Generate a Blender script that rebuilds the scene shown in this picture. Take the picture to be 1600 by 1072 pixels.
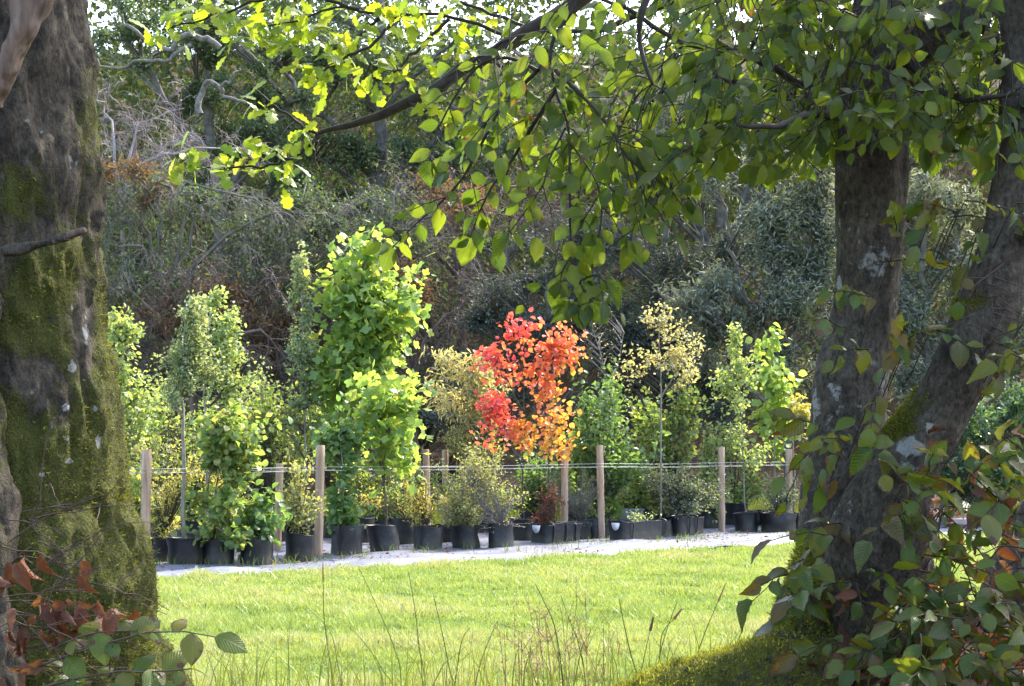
import bpy, math
import numpy as np

# ------------------------------------------------------------------ camera, sky, sun, exposure
for o in list(bpy.data.objects):
    bpy.data.objects.remove(o)
SC = bpy.context.scene
COL = SC.collection
FPX, HZ, EYE = 2320.0, 700.0, 1.5          # focal length in photo pixels, horizon row, eye height

cam_d = bpy.data.cameras.new("camera")
cam_d.sensor_width = 36.0
cam_d.lens = FPX / 1600.0 * 36.0
cam_d.shift_y = (HZ - 536.0) / 1600.0
cam_d.clip_start = 0.05
cam_d.clip_end = 3000.0
cam = bpy.data.objects.new("camera", cam_d)
cam.location = (0, 0, EYE)
cam.rotation_euler = (math.radians(90), 0, 0)
COL.objects.link(cam)
SC.camera = cam

SUN_AZ, SUN_EL = math.radians(40), math.radians(48)      # azimuth clockwise from the view direction
world = bpy.data.worlds.new("World")
SC.world = world
world.use_nodes = True
wn = world.node_tree
wn.nodes.clear()
w_out = wn.nodes.new("ShaderNodeOutputWorld")
w_bg = wn.nodes.new("ShaderNodeBackground")
w_sky = wn.nodes.new("ShaderNodeTexSky")
w_sky.sky_type = 'NISHITA'
w_sky.sun_disc = False
w_sky.sun_elevation = SUN_EL
w_sky.sun_rotation = SUN_AZ
w_sky.air_density = 1.0
w_sky.dust_density = 3.0
w_sky.ozone_density = 0.6
w_bg.inputs["Strength"].default_value = 0.15
wn.links.new(w_sky.outputs[0], w_bg.inputs[0])
wn.links.new(w_bg.outputs[0], w_out.inputs[0])

sun_d = bpy.data.lights.new("sun", 'SUN')
sun_d.energy = 2.1
sun_d.angle = math.radians(0.53)
sun_d.color = (1.0, 0.94, 0.84)
sun = bpy.data.objects.new("sun", sun_d)
sx, sy, sz = math.sin(SUN_AZ) * math.cos(SUN_EL), math.cos(SUN_AZ) * math.cos(SUN_EL), math.sin(SUN_EL)
sun.rotation_euler = (math.radians(90) - SUN_EL, 0, math.atan2(sx, -sy))
sun.location = (20, 20, 30)
COL.objects.link(sun)

SC.view_settings.view_transform = 'Standard'
SC.view_settings.look = 'None'
SC.view_settings.exposure = 2.55
SC.view_settings.gamma = 1.0
SC.view_settings.use_curve_mapping = False
SC.render.engine = 'CYCLES'
SC.cycles.max_bounces = 6
SC.cycles.diffuse_bounces = 3
SC.cycles.glossy_bounces = 2
SC.cycles.transmission_bounces = 4
SC.cycles.transparent_max_bounces = 6
SC.cycles.caustics_reflective = False
SC.cycles.caustics_refractive = False

# ------------------------------------------------------------------ small tools
RNG = np.random.default_rng(11)


def at(px, py, d):
    """Photo pixel + distance -> world point."""
    return np.array([(px - 800.0) / FPX * d, d, EYE + (HZ - py) / FPX * d])


def ats(pts):
    return np.array([at(*p) for p in pts])


def proj(P):
    d = np.maximum(P[:, 1], 0.1)
    return 800 + P[:, 0] / d * FPX, HZ - (P[:, 2] - EYE) / d * FPX


def ground_d(py):
    return FPX * EYE / (py - HZ)


def unit(v):
    return v / np.maximum(np.linalg.norm(v, axis=-1, keepdims=True), 1e-9)


def vnoise(P, seed=0):
    """Smooth value noise in 0..1 for an (n,3) array."""
    P = np.asarray(P, float)
    i = np.floor(P).astype(np.int64)
    f = P - i
    f = f * f * (3 - 2 * f)

    def h(a, b, c):
        n = (a * 374761393 + b * 668265263 + c * 1274126177 + seed * 974634777) & 0x7fffffff
        n = ((n ^ (n >> 13)) * 1274126177) & 0x7fffffff
        return ((n ^ (n >> 16)) & 0xffff) / 65535.0
    r = 0
    for dx in (0, 1):
        for dy in (0, 1):
            for dz in (0, 1):
                w = (f[:, 0] if dx else 1 - f[:, 0]) * (f[:, 1] if dy else 1 - f[:, 1]) * (f[:, 2] if dz else 1 - f[:, 2])
                r = r + w * h(i[:, 0] + dx, i[:, 1] + dy, i[:, 2] + dz)
    return r


def fbm(P, seed=0, oct=4):
    a, s, t = 0.5, 0, 0
    for k in range(oct):
        s = s + a * vnoise(P * (2 ** k), seed + k)
        t += a
        a *= 0.5
    return s / t


class Geo:
    """Verts, triangles, uv per vertex and a tint per vertex, joined into one mesh."""

    def __init__(self):
        self.v, self.f, self.uv, self.t, self.n = [], [], [], [], 0

    def add(self, v, f, uv=None, t=0.0):
        v = np.asarray(v, float).reshape(-1, 3)
        f = np.asarray(f, np.int64).reshape(-1, 3)
        self.v.append(v)
        self.f.append(f + self.n)
        self.uv.append(np.zeros((len(v), 2)) if uv is None else np.asarray(uv, float).reshape(-1, 2))
        self.t.append(np.broadcast_to(np.asarray(t, float), (len(v),)).copy())
        self.n += len(v)
        return self

    def mesh(self, name, mat, off=(0, 0, 0), smooth=True, attrs=None):
        v = np.concatenate(self.v) - np.asarray(off, float)
        f = np.concatenate(self.f)
        uv = np.concatenate(self.uv)
        t = np.concatenate(self.t)
        me = bpy.data.meshes.new(name)
        me.vertices.add(len(v))
        me.vertices.foreach_set("co", v.astype(np.float32).ravel())
        nl = len(f) * 3
        me.loops.add(nl)
        me.loops.foreach_set("vertex_index", f.astype(np.int32).ravel())
        me.polygons.add(len(f))
        me.polygons.foreach_set("loop_start", np.arange(0, nl, 3, dtype=np.int32))
        me.update(calc_edges=True)
        ul = me.uv_layers.new(name="UVMap")
        ul.data.foreach_set("uv", uv[f.ravel()].astype(np.float32).ravel())
        at_ = me.attributes.new("tint", 'FLOAT', 'POINT')
        at_.data.foreach_set("value", t.astype(np.float32))
        for k, a in (attrs or {}).items():
            q = me.attributes.new(k, 'FLOAT', 'POINT')
            q.data.foreach_set("value", np.asarray(a, np.float32))
        if smooth:
            me.polygons.foreach_set("use_smooth", np.ones(len(f), dtype=bool))
        me.materials.append(mat)
        me.update()
        return me


def link(name, data, parent=None):
    o = bpy.data.objects.new(name, data)
    COL.objects.link(o)
    if parent is not None:
        o.parent = parent
    return o


def thing(name, label, cat, base, group=None):
    o = bpy.data.objects.new(name, None)
    o.empty_display_size = 0.1
    o.location = base
    o["label"] = label
    o["category"] = cat
    if group:
        o["group"] = group
    COL.objects.link(o)
    return o


def part(root, name, geo, mat, parent=None, smooth=True, stuff=False, attrs=None):
    me = geo.mesh(name, mat, off=tuple(root.location), smooth=smooth, attrs=attrs)
    o = link(name, me, parent or root)
    if stuff:
        o["kind"] = "stuff"
    return o


def solo(name, geo, mat, label=None, cat=None, kind=None, group=None, smooth=True, base=(0, 0, 0), attrs=None):
    me = geo.mesh(name, mat, off=base, smooth=smooth, attrs=attrs)
    o = link(name, me)
    o.location = base
    if label: o["label"] = label
    if cat: o["category"] = cat
    if kind: o["kind"] = kind
    if group: o["group"] = group
    return o


def tubes(P, R, sides=4, cap=False):
    """Many polylines at once. P (n,m,3), R (n,m) -> verts, tris, uv."""
    P = np.asarray(P, float)
    R = np.asarray(R, float)
    n, m, _ = P.shape
    T = np.gradient(P, axis=1)
    T = unit(T)
    ref = np.zeros((n, 1, 3))
    main = unit(P[:, -1] - P[:, 0])
    ref[:, 0, 0] = (np.abs(main[:, 2]) > 0.75)
    ref[:, 0, 2] = 1 - ref[:, 0, 0]
    A = unit(np.cross(T, np.broadcast_to(ref, T.shape)))
    B = np.cross(T, A)
    ang = np.arange(sides) / sides * 2 * math.pi
    ring = A[:, :, None, :] * np.cos(ang)[None, None, :, None] + B[:, :, None, :] * np.sin(ang)[None, None, :, None]
    V = P[:, :, None, :] + ring * R[:, :, None, None]
    uvv = np.zeros((n, m, sides, 2))
    uvv[..., 0] = np.arange(sides) / sides
    uvv[..., 1] = (np.arange(m) / (m - 1))[None, :, None]
    idx = np.arange(n * m * sides).reshape(n, m, sides)
    a = idx[:, :-1, :]
    b = np.roll(idx, -1, axis=2)[:, :-1, :]
    c = np.roll(idx, -1, axis=2)[:, 1:, :]
    d = idx[:, 1:, :]
    F = np.concatenate([np.stack([a, c, b], -1).reshape(-1, 3), np.stack([a, d, c], -1).reshape(-1, 3)])
    V = V.reshape(-1, 3)
    if cap:
        k = len(V)
        V = np.concatenate([V, P[:, -1]])
        uvv = np.concatenate([uvv.reshape(-1, 2), np.tile([[.5, 1.]], (n, 1))])
        e0 = idx[:, -1, :]
        e1 = np.roll(e0, -1, axis=1)
        cc = np.broadcast_to((k + np.arange(n))[:, None], e0.shape)
        F = np.concatenate([F, np.stack([e0, cc, e1], -1).reshape(-1, 3)])
        return V, F, uvv
    return V, F, uvv.reshape(-1, 2)


def resample(pts, m):
    """Catmull-Rom resampling of a polyline to m points."""
    P = np.asarray(pts, float)
    n = len(P)
    t = np.linspace(0, n - 1, m)
    i = np.clip(np.floor(t).astype(int), 0, n - 2)
    u = (t - i)[:, None]
    g = lambda k: P[np.clip(k, 0, n - 1)]
    p0, p1, p2, p3 = g(i - 1), g(i), g(i + 1), g(i + 2)
    return 0.5 * (2 * p1 + (p2 - p0) * u + (2 * p0 - 5 * p1 + 4 * p2 - p3) * u * u + (3 * p1 - p0 - 3 * p2 + p3) * u ** 3)


def limb(geo, pts, r0, r1, m=14, sides=8, wob=0.0, seed=0, cap=True, t=0.0):
    P = resample(pts, m)
    s = np.linspace(0, 1, m)
    R = r0 + (r1 - r0) * s
    if wob:
        P = P + (np.stack([vnoise(P * 6 / max(r0, .02) * .05, seed + k) for k in range(3)], 1) - 0.5) * wob
        R = R * (0.9 + 0.25 * vnoise(P * 9, seed + 5))
    v, f, u = tubes(P[None], R[None], sides, cap)
    geo.add(v, f, u, t)
    return P


def frames(a, n):
    a = unit(a)
    s = unit(np.cross(a, n))
    n = np.cross(s, a)
    return np.stack([s, a, n], axis=-1)      # columns side, along, normal


def scatter(geo, tmpl, P, M, S, tint):
    tv, tf, tu = tmpl
    k = len(tv)
    n = len(P)
    if n == 0:
        return
    V = np.einsum('nij,kj->nki', M, tv) * np.asarray(S)[:, None, None] + P[:, None, :]
    F = tf[None] + (np.arange(n) * k)[:, None, None]
    geo.add(V.reshape(-1, 3), F.reshape(-1, 3), np.tile(tu, (n, 1)), np.repeat(tint, k))


# ------------------------------------------------------------------ leaf templates (unit length along +y)
def strip_leaf(rows, fold=0.18, droop=0.2, wave=0.0, cols=1):
    """rows: list of (y, half width). Two folded halves along the midrib; triangles."""
    v, uv, f = [], [], []
    wmax = max(w for _, w in rows)
    xs = np.linspace(-1, 1, 2 * cols + 1)
    idx = []
    for j, (y, w) in enumerate(rows):
        row = []
        if w < 1e-6:
            v.append((0, y, -droop * y * y)); uv.append((0.5, y)); row = [len(v) - 1] * len(xs)
        else:
            for x in xs:
                z = -droop * y * y + fold * abs(x) * w + (wave * math.sin(j * math.pi) if False else wave * (1 if j % 2 else -1) * abs(x))
                v.append((x * w, y, z)); uv.append((0.5 + 0.5 * x * w / wmax, y)); row.append(len(v) - 1)
        idx.append(row)
    for j in range(len(rows) - 1):
        for c in range(len(xs) - 1):
            a, b, d, e = idx[j][c], idx[j][c + 1], idx[j + 1][c + 1], idx[j + 1][c]
            if a != b: f.append((a, b, d))
            if d != e: f.append((a, d, e))
    return np.array(v, float), np.array(f), np.array(uv, float)


def fan_leaf(outline, center=(0, 0.35), cup=0.12, stalk=True):
    """outline: list of (x,y) of the right half from base to tip; mirrored. Fan from centre."""
    pts = list(outline) + [(-x, y) for x, y in reversed(outline[1:-1])]
    v = [(center[0], center[1], 0)]
    uv = [(0.5, center[1])]
    for x, y in pts:
        v.append((x, y, cup * abs(x) - 0.18 * y * y)); uv.append((0.5 + x, y))
    k = len(pts)
    f = [(0, 1 + i, 1 + (i + 1) % k) for i in range(k)]
    return np.array(v, float), np.array(f), np.array(uv, float)


L_BEECH = strip_leaf([(0, .02), (.1, .16), (.22, .28), (.34, .34), (.46, .355), (.58, .33), (.7, .27), (.82, .17), (.92, .07), (1, 0)], .22, .22, .012)
L_BEECH_B = strip_leaf([(0, .02), (.1, .11), (.22, .20), (.34, .25), (.46, .27), (.58, .26), (.7, .22), (.82, .14), (.92, .06), (1, 0)], .35, .45, .014)
L_BEECH_C = strip_leaf([(0, .02), (.1, .15), (.22, .26), (.34, .31), (.46, .32), (.58, .29), (.7, .23), (.82, .13), (.92, .05), (1, 0)], .45, -.15, .02)
L_BEECH_D = strip_leaf([(0, .02), (.1, .14), (.22, .23), (.34, .29), (.46, .30), (.58, .27), (.7, .21), (.82, .12), (.92, .05), (1, 0)], .85, .6, .03)
L_BEECH_FLAT = strip_leaf([(0, .02), (.1, .15), (.22, .29), (.34, .35), (.46, .36), (.58, .34), (.7, .28), (.82, .19), (.92, .08), (1, 0)], -.10, .42, .014)
L_BEECH_LO = strip_leaf([(0, .02), (.2, .27), (.45, .355), (.7, .27), (.9, .09), (1, 0)], .2, .22, .012)
L_CURL = strip_leaf([(0, .02), (.12, .13), (.28, .22), (.45, .25), (.62, .22), (.78, .14), (.9, .07), (1, 0)], .9, .55, .05)
L_OAK = fan_leaf([(0, 0), (.05, .10), (.13, .20), (.10, .27), (.22, .36), (.20, .46), (.16, .50), (.30, .62), (.28, .72), (.19, .74), (.24, .88), (.13, .95), (0, 1.0)], (0, .5), .15)
L_TULIP = fan_leaf([(0, 0), (.12, .02), (.40, .06), (.50, .22), (.36, .40), (.34, .50), (.46, .66), (.40, .88), (.18, .90), (0, .78)], (0, .4), .14)
L_MAPLE = fan_leaf([(0, 0), (.18, -.03), (.42, .06), (.46, .26), (.52, .46), (.40, .60), (.30, .78), (.14, .86), (0, 1.0)], (0, .38), .25)
L_OVAL = strip_leaf([(0, 0), (.3, .28), (.7, .27), (1, 0)], .25, .3)
L_SMALL = (np.array([(0, 0, 0), (.29, .42, .05), (0, 1, -.2), (-.29, .42, .05)], float), np.array([(0, 1, 2), (0, 2, 3)]), np.array([(.5, 0), (1, .42), (.5, 1), (0, .42)], float))
L_NARROW = (np.array([(0, 0, 0), (.13, .4, .03), (0, 1, -.3), (-.13, .4, .03)], float), np.array([(0, 1, 2), (0, 2, 3)]), np.array([(.5, 0), (1, .4), (.5, 1), (0, .4)], float))
L_BIG = strip_leaf([(0, 0), (.22, .35), (.55, .43), (.85, .2), (1, 0)], .2, .3)


# ------------------------------------------------------------------ materials
def new_mat(name):
    m = bpy.data.materials.new(name)
    m.use_nodes = True
    nt = m.node_tree
    nt.nodes.clear()
    return m, nt, nt.nodes.new("ShaderNodeOutputMaterial")


def N(nt, kind, **kw):
    n = nt.nodes.new(kind)
    for k, v in kw.items():
        if k.startswith("i_"):
            n.inputs[k[2:].replace("_", " ")].default_value = v
        else:
            setattr(n, k, v)
    return n


def math_n(nt, op, a, b=None, c=None, clamp=False):
    n = nt.nodes.new("ShaderNodeMath")
    n.operation = op
    n.use_clamp = clamp
    for i, x in enumerate((a, b, c)):
        if x is None: continue
        if isinstance(x, (int, float)): n.inputs[i].default_value = x
        else: nt.links.new(x, n.inputs[i])
    return n.outputs[0]


def mix_c(nt, fac, a, b, mode='MIX'):
    n = nt.nodes.new("ShaderNodeMix")
    n.data_type = 'RGBA'
    n.blend_type = mode
    for sock, x in ((n.inputs[0], fac), (n.inputs[6], a), (n.inputs[7], b)):
        if isinstance(x, (int, float)): sock.default_value = x
        elif isinstance(x, tuple): sock.default_value = (*x[:3], 1)
        else: nt.links.new(x, sock)
    return n.outputs[2]


def ramp(nt, fac, stops, interp='LINEAR'):
    n = nt.nodes.new("ShaderNodeValToRGB")
    n.color_ramp.interpolation = interp
    cr = n.color_ramp
    while len(cr.elements) < len(stops):
        cr.elements.new(0.5)
    for e, (p, c) in zip(cr.elements, stops):
        e.position = p
        e.color = (*c, 1) if isinstance(c, tuple) else (c, c, c, 1)
    nt.links.new(fac, n.inputs[0])
    return n.outputs[0]


def noise(nt, scale, detail=4, rough=0.55, vec=None, out=0):
    n = N(nt, "ShaderNodeTexNoise")
    n.inputs["Scale"].default_value = scale
    n.inputs["Detail"].default_value = detail
    n.inputs["Roughness"].default_value = rough
    if vec is not None: nt.links.new(vec, n.inputs["Vector"])
    return n.outputs[out]


def obj_pos(nt):
    g = N(nt, "ShaderNodeNewGeometry")
    return g.outputs["Position"]


def leaf_mat(name, cols, trans=0.45, rough=0.42, spec=0.35, brown=0.0, veins=0.25, tcol=1.5, brown_col=(.085, .042, .026)):
    """cols: colours along a per-leaf random ramp; brown: share of leaves with withered edges."""
    m, nt, out = new_mat(name)
    a = N(nt, "ShaderNodeAttribute"); a.attribute_name = "tint"
    oi = N(nt, "ShaderNodeObjectInfo")
    r = math_n(nt, 'FRACT', math_n(nt, 'ADD', a.outputs["Fac"], oi.outputs["Random"]))
    n = len(cols)
    base = ramp(nt, r, [(i / max(n - 1, 1), c) for i, c in enumerate(cols)])
    uvn = N(nt, "ShaderNodeUVMap")
    sep = N(nt, "ShaderNodeSeparateXYZ")
    nt.links.new(uvn.outputs[0], sep.inputs[0])
    u = math_n(nt, 'MULTIPLY', math_n(nt, 'ABSOLUTE', math_n(nt, 'SUBTRACT', sep.outputs[0], 0.5)), 2.0)
    vcoord = sep.outputs[1]
    if veins > 0:
        ph = math_n(nt, 'SUBTRACT', math_n(nt, 'MULTIPLY', vcoord, 58.0), math_n(nt, 'MULTIPLY', u, 22.0))
        sv = math_n(nt, 'SINE', ph)
        line = math_n(nt, 'POWER', math_n(nt, 'MULTIPLY_ADD', sv, 0.5, 0.5), 4.0)
        mid = math_n(nt, 'SUBTRACT', 1.0, math_n(nt, 'MULTIPLY', u, 14.0), clamp=True)
        vein = math_n(nt, 'MAXIMUM', line, mid)
        base = mix_c(nt, math_n(nt, 'MULTIPLY', vein, veins), base, tuple(min(1, c * 1.7 + .02) for c in cols[len(cols) // 2]))
    pos = obj_pos(nt)
    if brown > 0:
        r2 = math_n(nt, 'FRACT', math_n(nt, 'MULTIPLY', r, 7.31))
        en = math_n(nt, 'MULTIPLY', math_n(nt, 'SUBTRACT', noise(nt, 34, 4, vec=pos), 0.5), 3.4)
        tipd = math_n(nt, 'ABSOLUTE', math_n(nt, 'MULTIPLY_ADD', vcoord, 2.0, -0.85))
        ed = math_n(nt, 'ADD', math_n(nt, 'MAXIMUM', u, tipd), en)
        thr = math_n(nt, 'MULTIPLY_ADD', math_n(nt, 'SUBTRACT', 1.0, r2), 1.2 / max(brown, .05) * .5, 0.75)
        bm = math_n(nt, 'MULTIPLY', math_n(nt, 'SUBTRACT', ed, thr), 6.0, clamp=True)
        base = mix_c(nt, bm, base, brown_col)
    base = mix_c(nt, 0.35, base, mix_c(nt, noise(nt, 18, 3, vec=pos), (.35, .35, .35), (1.5, 1.5, 1.5)), 'MULTIPLY')
    p = N(nt, "ShaderNodeBsdfPrincipled")
    p.inputs["Roughness"].default_value = rough
    p.inputs["Specular IOR Level"].default_value = spec
    nt.links.new(base, p.inputs["Base Color"])
    if veins > 0:
        bp = N(nt, "ShaderNodeBump")
        bp.inputs["Strength"].default_value = 0.22
        bp.inputs["Distance"].default_value = 0.004
        nt.links.new(vein, bp.inputs["Height"])
        nt.links.new(bp.outputs[0], p.inputs["Normal"])
    t = N(nt, "ShaderNodeBsdfTranslucent")
    tc = mix_c(nt, 1.0, base, (tcol * 1.25, tcol * 1.15, tcol * .45), 'MULTIPLY')
    nt.links.new(tc, t.inputs["Color"])
    mx = N(nt, "ShaderNodeMixShader")
    mx.inputs[0].default_value = trans
    nt.links.new(p.outputs[0], mx.inputs[1])
    nt.links.new(t.outputs[0], mx.inputs[2])
    nt.links.new(mx.outputs[0], out.inputs[0])
    return m


def plain_mat(name, c1, c2, scale=8, rough=0.8, spec=0.3, bump=0.0, bscale=40, stretch=None, tint_stops=None):
    m, nt, out = new_mat(name)
    pos = obj_pos(nt)
    if stretch:
        mp = N(nt, "ShaderNodeMapping")
        mp.inputs["Scale"].default_value = stretch
        nt.links.new(pos, mp.inputs[0])
        pos = mp.outputs[0]
    base = ramp(nt, noise(nt, scale, 5, .6, vec=pos), [(.3, c1), (.7, c2)])
    if tint_stops:
        a = N(nt, "ShaderNodeAttribute"); a.attribute_name = "tint"
        base = mix_c(nt, 1.0, base, ramp(nt, a.outputs["Fac"], tint_stops), 'MULTIPLY')
    p = N(nt, "ShaderNodeBsdfPrincipled")
    p.inputs["Roughness"].default_value = rough
    p.inputs["Specular IOR Level"].default_value = spec
    nt.links.new(base, p.inputs["Base Color"])
    if bump:
        b = N(nt, "ShaderNodeBump")
        b.inputs["Strength"].default_value = bump
        b.inputs["Distance"].default_value = 0.01
        nt.links.new(noise(nt, bscale, 5, .65, vec=pos), b.inputs["Height"])
        nt.links.new(b.outputs[0], p.inputs["Normal"])
    nt.links.new(p.outputs[0], out.inputs[0])
    return m


def bark_mat(name, dark, light, crack=0.0, moss=(.06, .066, .012), moss2=(.19, .19, .035), lich=(.42, .43, .41)):
    """Bark with moss and lichen where the mesh carries those attributes."""
    m, nt, out = new_mat(name)
    pos = obj_pos(nt)
    mp = N(nt, "ShaderNodeMapping"); mp.inputs["Scale"].default_value = (1, 1, .6)
    nt.links.new(pos, mp.inputs[0])
    n1 = noise(nt, 11, 8, .72, vec=mp.outputs[0])
    n2 = noise(nt, 75, 6, .75, vec=mp.outputs[0])
    base = ramp(nt, n1, [(.32, dark), (.5, tuple((a + b) / 2 for a, b in zip(dark, light))), (.72, light)])
    base = mix_c(nt, .9, base, ramp(nt, n2, [(.32, .18), (.5, .9), (.7, 1.8)]), 'MULTIPLY')
    if crack:
        wv = N(nt, "ShaderNodeVectorMath"); wv.operation = 'ADD'
        wn_ = N(nt, "ShaderNodeTexNoise"); wn_.inputs["Scale"].default_value = 9
        nt.links.new(mp.outputs[0], wn_.inputs["Vector"])
        sc_ = N(nt, "ShaderNodeVectorMath"); sc_.operation = 'SCALE'; sc_.inputs["Scale"].default_value = .22
        nt.links.new(wn_.outputs[1], sc_.inputs[0])
        nt.links.new(mp.outputs[0], wv.inputs[0]); nt.links.new(sc_.outputs[0], wv.inputs[1])
        vo = N(nt, "ShaderNodeTexVoronoi"); vo.feature = 'DISTANCE_TO_EDGE'; vo.inputs["Scale"].default_value = 60
        nt.links.new(wv.outputs[0], vo.inputs["Vector"])
        ck = ramp(nt, vo.outputs["Distance"], [(0., 0.), (.16, 1.)])
        base = mix_c(nt, crack, base, mix_c(nt, ck, (.22, .2, .18), (1.25, 1.2, 1.15)), 'MULTIPLY')
    am = N(nt, "ShaderNodeAttribute"); am.attribute_name = "moss"
    al = N(nt, "ShaderNodeAttribute"); al.attribute_name = "lichen"
    n3 = noise(nt, 38, 5, .7, vec=pos)
    n4 = noise(nt, 190, 3, .7, vec=pos)
    mm = math_n(nt, 'MULTIPLY', math_n(nt, 'SUBTRACT', math_n(nt, 'ADD', am.outputs["Fac"], math_n(nt, 'MULTIPLY', n3, .9)), .92), 5.0, clamp=True)
    mcol = ramp(nt, n4, [(.3, moss), (.72, moss2)])
    base = mix_c(nt, mm, base, mcol)
    lm = math_n(nt, 'MULTIPLY', math_n(nt, 'SUBTRACT', math_n(nt, 'ADD', al.outputs["Fac"], math_n(nt, 'MULTIPLY', n3, 1.0)), 1.02), 9.0, clamp=True)
    base = mix_c(nt, math_n(nt, 'MULTIPLY', lm, .9), base, ramp(nt, n4, [(.3, tuple(c * .62 for c in lich)), (.7, lich)]))
    p = N(nt, "ShaderNodeBsdfPrincipled")
    p.inputs["Roughness"].default_value = 0.9
    p.inputs["Specular IOR Level"].default_value = 0.2
    nt.links.new(base, p.inputs["Base Color"])
    hgt = math_n(nt, 'ADD', math_n(nt, 'ADD', math_n(nt, 'MULTIPLY', n1, 1.0), math_n(nt, 'MULTIPLY', n2, .7)), math_n(nt, 'MULTIPLY', math_n(nt, 'MULTIPLY', n4, mm), .8))
    if crack:
        hgt = math_n(nt, 'ADD', hgt, math_n(nt, 'MULTIPLY', ck, .8))
    b = N(nt, "ShaderNodeBump")
    b.inputs["Strength"].default_value = 1.0
    b.inputs["Distance"].default_value = 0.02
    nt.links.new(hgt, b.inputs["Height"])
    nt.links.new(b.outputs[0], p.inputs["Normal"])
    nt.links.new(p.outputs[0], out.inputs[0])
    return m


M_BARK_L = bark_mat("old_bark", (.024, .020, .015), (.125, .105, .08), moss=(.034, .040, .009), moss2=(.13, .135, .028))
M_BARK_R = bark_mat("beech_bark", (.036, .030, .023), (.155, .13, .10), lich=(.42, .43, .40))
M_MOSS = leaf_mat("moss_blade", [(.06, .07, .014), (.13, .14, .026), (.23, .24, .055)], .3, .8, .1, veins=0)
M_MOSS_ROOT = leaf_mat("sunlit_moss_blade", [(.11, .12, .02), (.21, .22, .035), (.36, .36, .08)], .35, .8, .1, veins=0)  # lighter copy of the moss for the root, sunlight painted into its colour
M_ROOT = bark_mat("mossy_root_bark", (.03, .026, .02), (.11, .10, .08), moss=(.09, .10, .018), moss2=(.27, .28, .05))  # moss tones of the root raised likewise, brightness of sunlight in the colour
M_TWIG = plain_mat("twig_bark", (.02, .016, .012), (.055, .042, .032), 30)
M_DEADWOOD = plain_mat("torn_wood", (.05, .035, .026), (.24, .165, .12), 45, .85, stretch=(1, 1, .12), bump=.6)
M_DEADTWIG = plain_mat("dead_twig", (.05, .03, .025), (.13, .085, .065), 40)
M_BEECH = leaf_mat("beech_leaf", [(.03, .058, .014), (.046, .08, .014), (.07, .108, .016), (.105, .135, .018), (.038, .065, .016)], .6, .36, .5, brown=.25, tcol=1.7)
M_BEECH_LOW = leaf_mat("beech_leaf_withering", [(.028, .065, .014), (.05, .095, .014), (.075, .12, .015), (.13, .13, .018), (.035, .078, .016), (.10, .062, .026), (.06, .10, .015)], .45, .38, .35, brown=1.4)
M_BROWN = leaf_mat("withered_leaf", [(.10, .035, .02), (.16, .07, .04), (.07, .026, .018), (.22, .11, .07)], .25, .6, .2)
M_OAK = leaf_mat("oak_leaf", [(.14, .20, .02), (.20, .25, .022), (.10, .17, .025), (.25, .27, .028)], .55, .4, .4, tcol=1.7)
M_TULIP = leaf_mat("tulip_tree_leaf", [(.15, .25, .09), (.19, .29, .09), (.23, .31, .09), (.14, .24, .10), (.19, .29, .09), (.27, .30, .085), (.16, .26, .095)], .58, .4, .4, tcol=1.6, veins=.12)
M_RED = leaf_mat("red_leaf", [(.58, .08, .11), (.64, .13, .14), (.54, .07, .11)], .45, .45, .3, tcol=1.2, veins=.1)
M_REDORANGE = leaf_mat("red_orange_leaf", [(.62, .17, .13), (.62, .24, .12), (.60, .13, .13)], .45, .45, .3, tcol=1.2, veins=.1)
M_ORANGE = leaf_mat("orange_leaf", [(.60, .32, .09), (.58, .40, .11), (.60, .25, .10), (.52, .40, .12)], .45, .45, .3, tcol=1.2, veins=.1)
M_POT = None


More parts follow.
